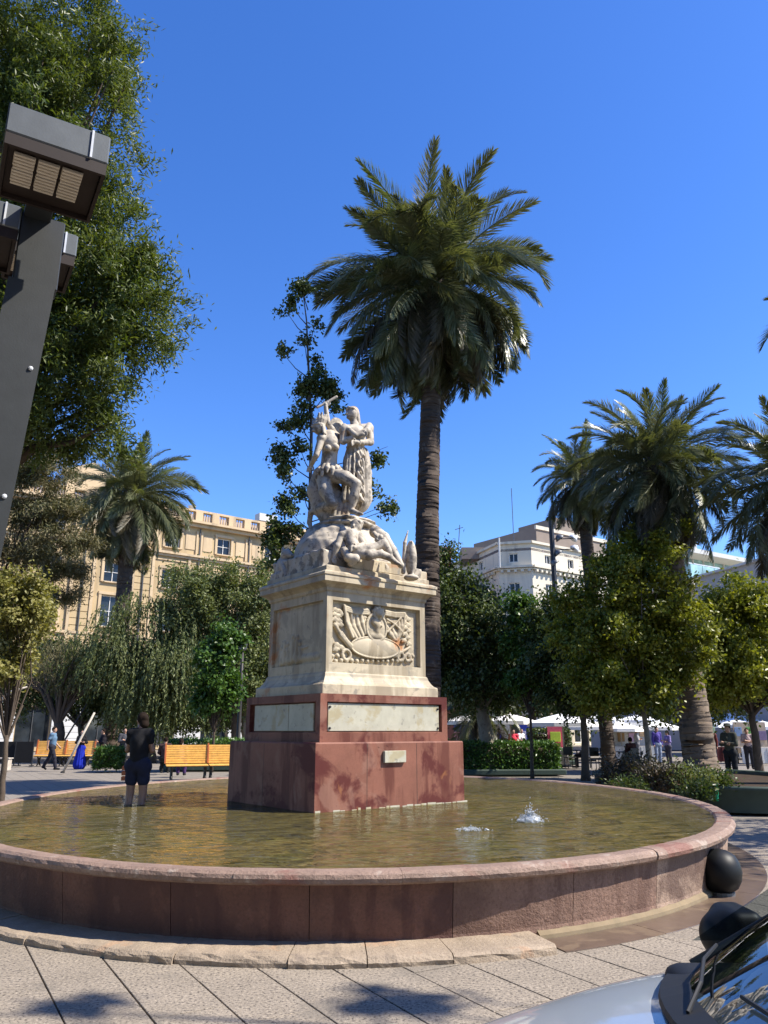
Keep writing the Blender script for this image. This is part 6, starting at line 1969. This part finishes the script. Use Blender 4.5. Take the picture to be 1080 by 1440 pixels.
for k, (px, Y, c, rz, lab) in enumerate(((852, 34.2, (.015, .015, .018), 140, 'person in black seated at the cafe chair left of the slim trunk'), (886, 33.6, (.05, .02, .02), 200, 'person in dark maroon seated behind the purplish shrub'), (822, 36.2, (.10, .10, .11), 250, 'person in grey seated beside the boxy hedge'))):
    q = at_y(px, 1040, Y)
    person(lab, (q[0], Y, 0), R(rz), 1.68, SIT(.47), c, (.02, .02, .025), .9, vox=.022, group='people seated at the cafe')
q = at_z(1056, 1082); person('person in striped shirt at the right edge near the brown stall', (q[0], q[1], 0), R(-20), 1.68, FOLD, (.40, .30, .30), (.03, .03, .04), .4, vox=.022)
# ================================================================== PARKED CAR at the lower right corner
CX0, CY = .12, 2.10         # nose of the car, its centre line; it points to the left
car = thing('parked_car', 'silver parked car with black mirror cropped by the lower right corner', 'car', (CX0, CY, 0))
def sect(x, zt, zb, hw, round_):
    """half outline of the body at station x, from the sill over the shoulder to the middle"""
    pts = [(hw * .93, zb), (hw, zb + .18), (hw, zt - .20), (hw - .02, zt - .11), (hw - .07, zt - .055), (hw - .17, zt - .025), (hw * .55, zt - .004), (0, zt + round_)]
    full = [(y, z) for y, z in pts] + [(-y, z) for y, z in pts[-2::-1]]
    return [(x, y, z) for y, z in full]
st_ = [(-.34, .44, .28, .50, .0), (-.30, .56, .22, .62, .01), (-.18, .655, .19, .72, .02), (.0, .71, .18, .77, .025), (.20, .765, .18, .79, .03), (.45, .835, .18, .80, .03), (.72, .90, .18, .81, .028), (1.3, .95, .18, .82, .0), (2.3, .95, .18, .82, .0), (3.1, .95, .2, .80, .0), (3.5, .86, .25, .72, .0)]
mb = MB(); vs = []; fs = []
n = 15
for q in st_: vs += sect(*q)
for i in range(len(st_) - 1):
    for k in range(n - 1): fs.append((i * n + k, i * n + k + 1, (i + 1) * n + k + 1, (i + 1) * n + k))
    fs.append((i * n + n - 1, i * n, (i + 1) * n, (i + 1) * n + n - 1))
fs.append(tuple(range(n - 1, -1, -1))); fs.append(tuple(range((len(st_) - 1) * n, len(st_) * n)))
# leave the passenger space open: no deck behind the windscreen base
deck = {k for k in range(3, n - 4)}
keep = []
for i in range(len(st_) - 1):
    for k in range(n - 1):
        if 7 <= i <= 8 and k in deck: continue
        keep.append((i * n + k, i * n + k + 1, (i + 1) * n + k + 1, (i + 1) * n + k))
keep += [f for f in fs if len(f) > 4]
mb.add(vs, keep)
o = obj('body', mb, M['car_paint'], car, True)
sub = o.modifiers.new('soften', 'SUBSURF'); sub.levels = 2; sub.render_levels = 2
for s_ in (-1, 1):
    obj('headlight', MB().lathe([(.02, .02), (.09, .0), (.12, -.05), (.10, -.12)], n=14, sx=1, sy=1), M['mirror_glass'], car, True, loc=(-.26, s_ * .50, .60), rot=(0, R(-65), 0))
# cowl, windscreen, pillars, roof
def arcx(t, x0, bow): return x0 + bow * (t * t)
NB = 16
ts = np.linspace(-1, 1, NB + 1)
base_pts = [(arcx(t, .66, .24), t * .68, .925 - .045 * t * t) for t in ts]
top_pts = [(arcx(t, 1.48, .16), t * .52, 1.36 - .06 * t * t) for t in ts]
ws = MB(); vs = []
for a, b_ in zip(base_pts, top_pts):
    for q in np.linspace(0, 1, 5): vs.append(tuple(np.array(a) * (1 - q) + np.array(b_) * q + np.array([-.03 * math.sin(math.pi * q), 0, .03 * math.sin(math.pi * q)])))
ws.add(vs, [(i * 5 + j, (i + 1) * 5 + j, (i + 1) * 5 + j + 1, i * 5 + j + 1) for i in range(NB) for j in range(4)])
obj('windscreen', ws, M['windscreen'], car, True)
cw = MB(); vs = []
for p in base_pts:
    x, y, z = p
    for dx, dz in ((-.075, -.026), (-.070, -.012), (.012, .008), (.014, -.012)): vs.append((x + dx, y * (1.05 if dx < 0 else 1.0), z + dz))
cw.add(vs, [(i * 4 + k, (i + 1) * 4 + k, (i + 1) * 4 + (k + 1) % 4, i * 4 + (k + 1) % 4) for i in range(NB) for k in range(4)] + [(0, 1, 2, 3), (NB * 4 + 3, NB * 4 + 2, NB * 4 + 1, NB * 4)])
obj('cowl', cw, M['trim_black'], car)
for s_ in (-1, 1):
    b0, t0 = np.array(base_pts[-1 if s_ > 0 else 0]), np.array(top_pts[-1 if s_ > 0 else 0])
    obj('pillar', MB().tube([tuple(b0 + [-.03, s_ * .015, -.01]), tuple((b0 + t0) / 2 + [-.01, s_ * .01, .012]), tuple(t0 + [.0, s_ * .01, .01])], [.022, .020, .022], 8), M['trim_black'], car, True)
    sw_ = MB().add([(.90, s_ * .765, .93), (2.7, s_ * .77, .93), (2.45, s_ * .60, 1.34), (1.50, s_ * .57, 1.36)], [(0, 1, 2, 3)])
    obj('side_window', sw_, M['windscreen'], car)
    obj('door_pillar', MB().tube([(1.75, s_ * .775, .92), (1.75, s_ * .60, 1.37)], .035, 6), M['trim_black'], car)
rf = MB(); vs = []
for x, z, w in ((1.49, 1.365, .52), (1.64, 1.395, .57), (2.1, 1.41, .60), (2.6, 1.35, .58), (3.1, .97, .66)):
    for y in np.linspace(-1, 1, 7): vs.append((x + (.12 * y * y if x < 1.55 else 0), y * w, z - .035 * y * y))
rf.add(vs, [(i * 7 + j, i * 7 + j + 1, (i + 1) * 7 + j + 1, (i + 1) * 7 + j) for i in range(4) for j in range(6)])
obj('roof', rf, M['car_paint'], car, True)
# cabin
dash = Clay().block((.98, 0, .84), (.24, .64, .07), rd=.05, k=.04).ell((1.10, -.32, .90), (.10, .18, .05), k=.04)
sculpt('dashboard', dash, .02, M['trim_black'], car)
wheel = MB()
for i in range(20):
    t, t2 = 2 * math.pi * i / 20, 2 * math.pi * (i + 1) / 20
    wheel.tube([(1.34 - .07 * math.sin(t), .34 + .17 * math.cos(t), .94 + .16 * math.sin(t)), (1.34 - .07 * math.sin(t2), .34 + .17 * math.cos(t2), .94 + .16 * math.sin(t2))], .014, 6, False)
wheel.tube([(1.34, .18, .94), (1.34, .5, .94)], .014, 6).tube([(1.34, .34, .94), (1.12, .34, .87)], .03, 8)
obj('steering_wheel', wheel, M['trim_black'], car, True)
for s_ in (-1, 1):
    sc = Clay().block((1.75, s_ * .34, .62), (.25, .24, .09), rd=.06, k=.05).block((2.02, s_ * .34, .95), (.09, .23, .34), rd=.07, k=.05).block((2.06, s_ * .34, 1.30), (.06, .13, .09), rd=.05, k=.02)
    sculpt('seat', sc, .025, M['seat_cloth'], car)
obj('rear_view_mirror', MB().box((1.30, 0, 1.27), (.03, .22, .065), ch=.012).tube([(1.31, 0, 1.29), (1.35, 0, 1.37)], .012, 6), M['trim_black'], car)
for (y0, y1) in ((.10, .62), (-.55, -.02)):
    def on_glass(y, f, lift=.016):
        t = y / .68
        a = np.array(base_pts[0]) * 0 + [arcx(t, .66, .24), y, .925 - .045 * t * t]
        b_ = np.array([arcx(t, 1.48, .16), y * .52 / .68, 1.36 - .06 * t * t])
        return tuple(a * (1 - f) + b_ * f + np.array([-.03 * math.sin(math.pi * f) - lift * .5, 0, .03 * math.sin(math.pi * f) + lift]))
    wp = MB().tube([on_glass(y0, -.03), on_glass(y0 + .08, .05, .02), on_glass((y0 + y1) / 2, .09, .02), on_glass(y1, .10)], .0055, 6)
    obj('wiper', wp, M['trim_black'], car)
# door mirrors
for s_ in (1, -1):
    m = Clay()
    q = np.array([1.14, s_ * 1.0, .895])
    m.ell(q + [-.045, s_ * .005, -.005], (.075, .095, .080), k=.02).block(q + [.01, 0, .0], (.060, .108, .092), rd=.036, k=.04)
    mo = sculpt('door_mirror', m, .008, M['black_plastic'], car)
    obj('mirror_stalk', MB().tube([tuple(q + [.01, -s_ * .05, -.06]), tuple(q + [.02, -s_ * .16, -.085]), tuple(q + [.03, -s_ * .24, -.07])], [.03, .028, .035], 8), M['black_plastic'], mo, True)
    obj('mirror_glass', MB().box(tuple(q + [.072, 0, 0]), (.004, .17, .14), ch=.001), M['mirror_glass'], mo)
for x in (.35, 2.75):
    for s_ in (-1, 1):
        t = obj('wheel', MB().lathe([(.20, -.09), (.29, -.095), (.31, -.07), (.315, 0), (.31, .07), (.29, .095), (.20, .09)], n=28), M['rubber'], car, True, loc=(x, s_ * .735, .315), rot=(R(90), 0, 0))
        rim_ = MB().lathe([(.02, .03), (.08, .035), (.19, .06), (.20, .085)], n=20)
        obj('rim', rim_, M['white_metal'], t, True, rot=(0, R(180) if s_ > 0 else 0, 0))
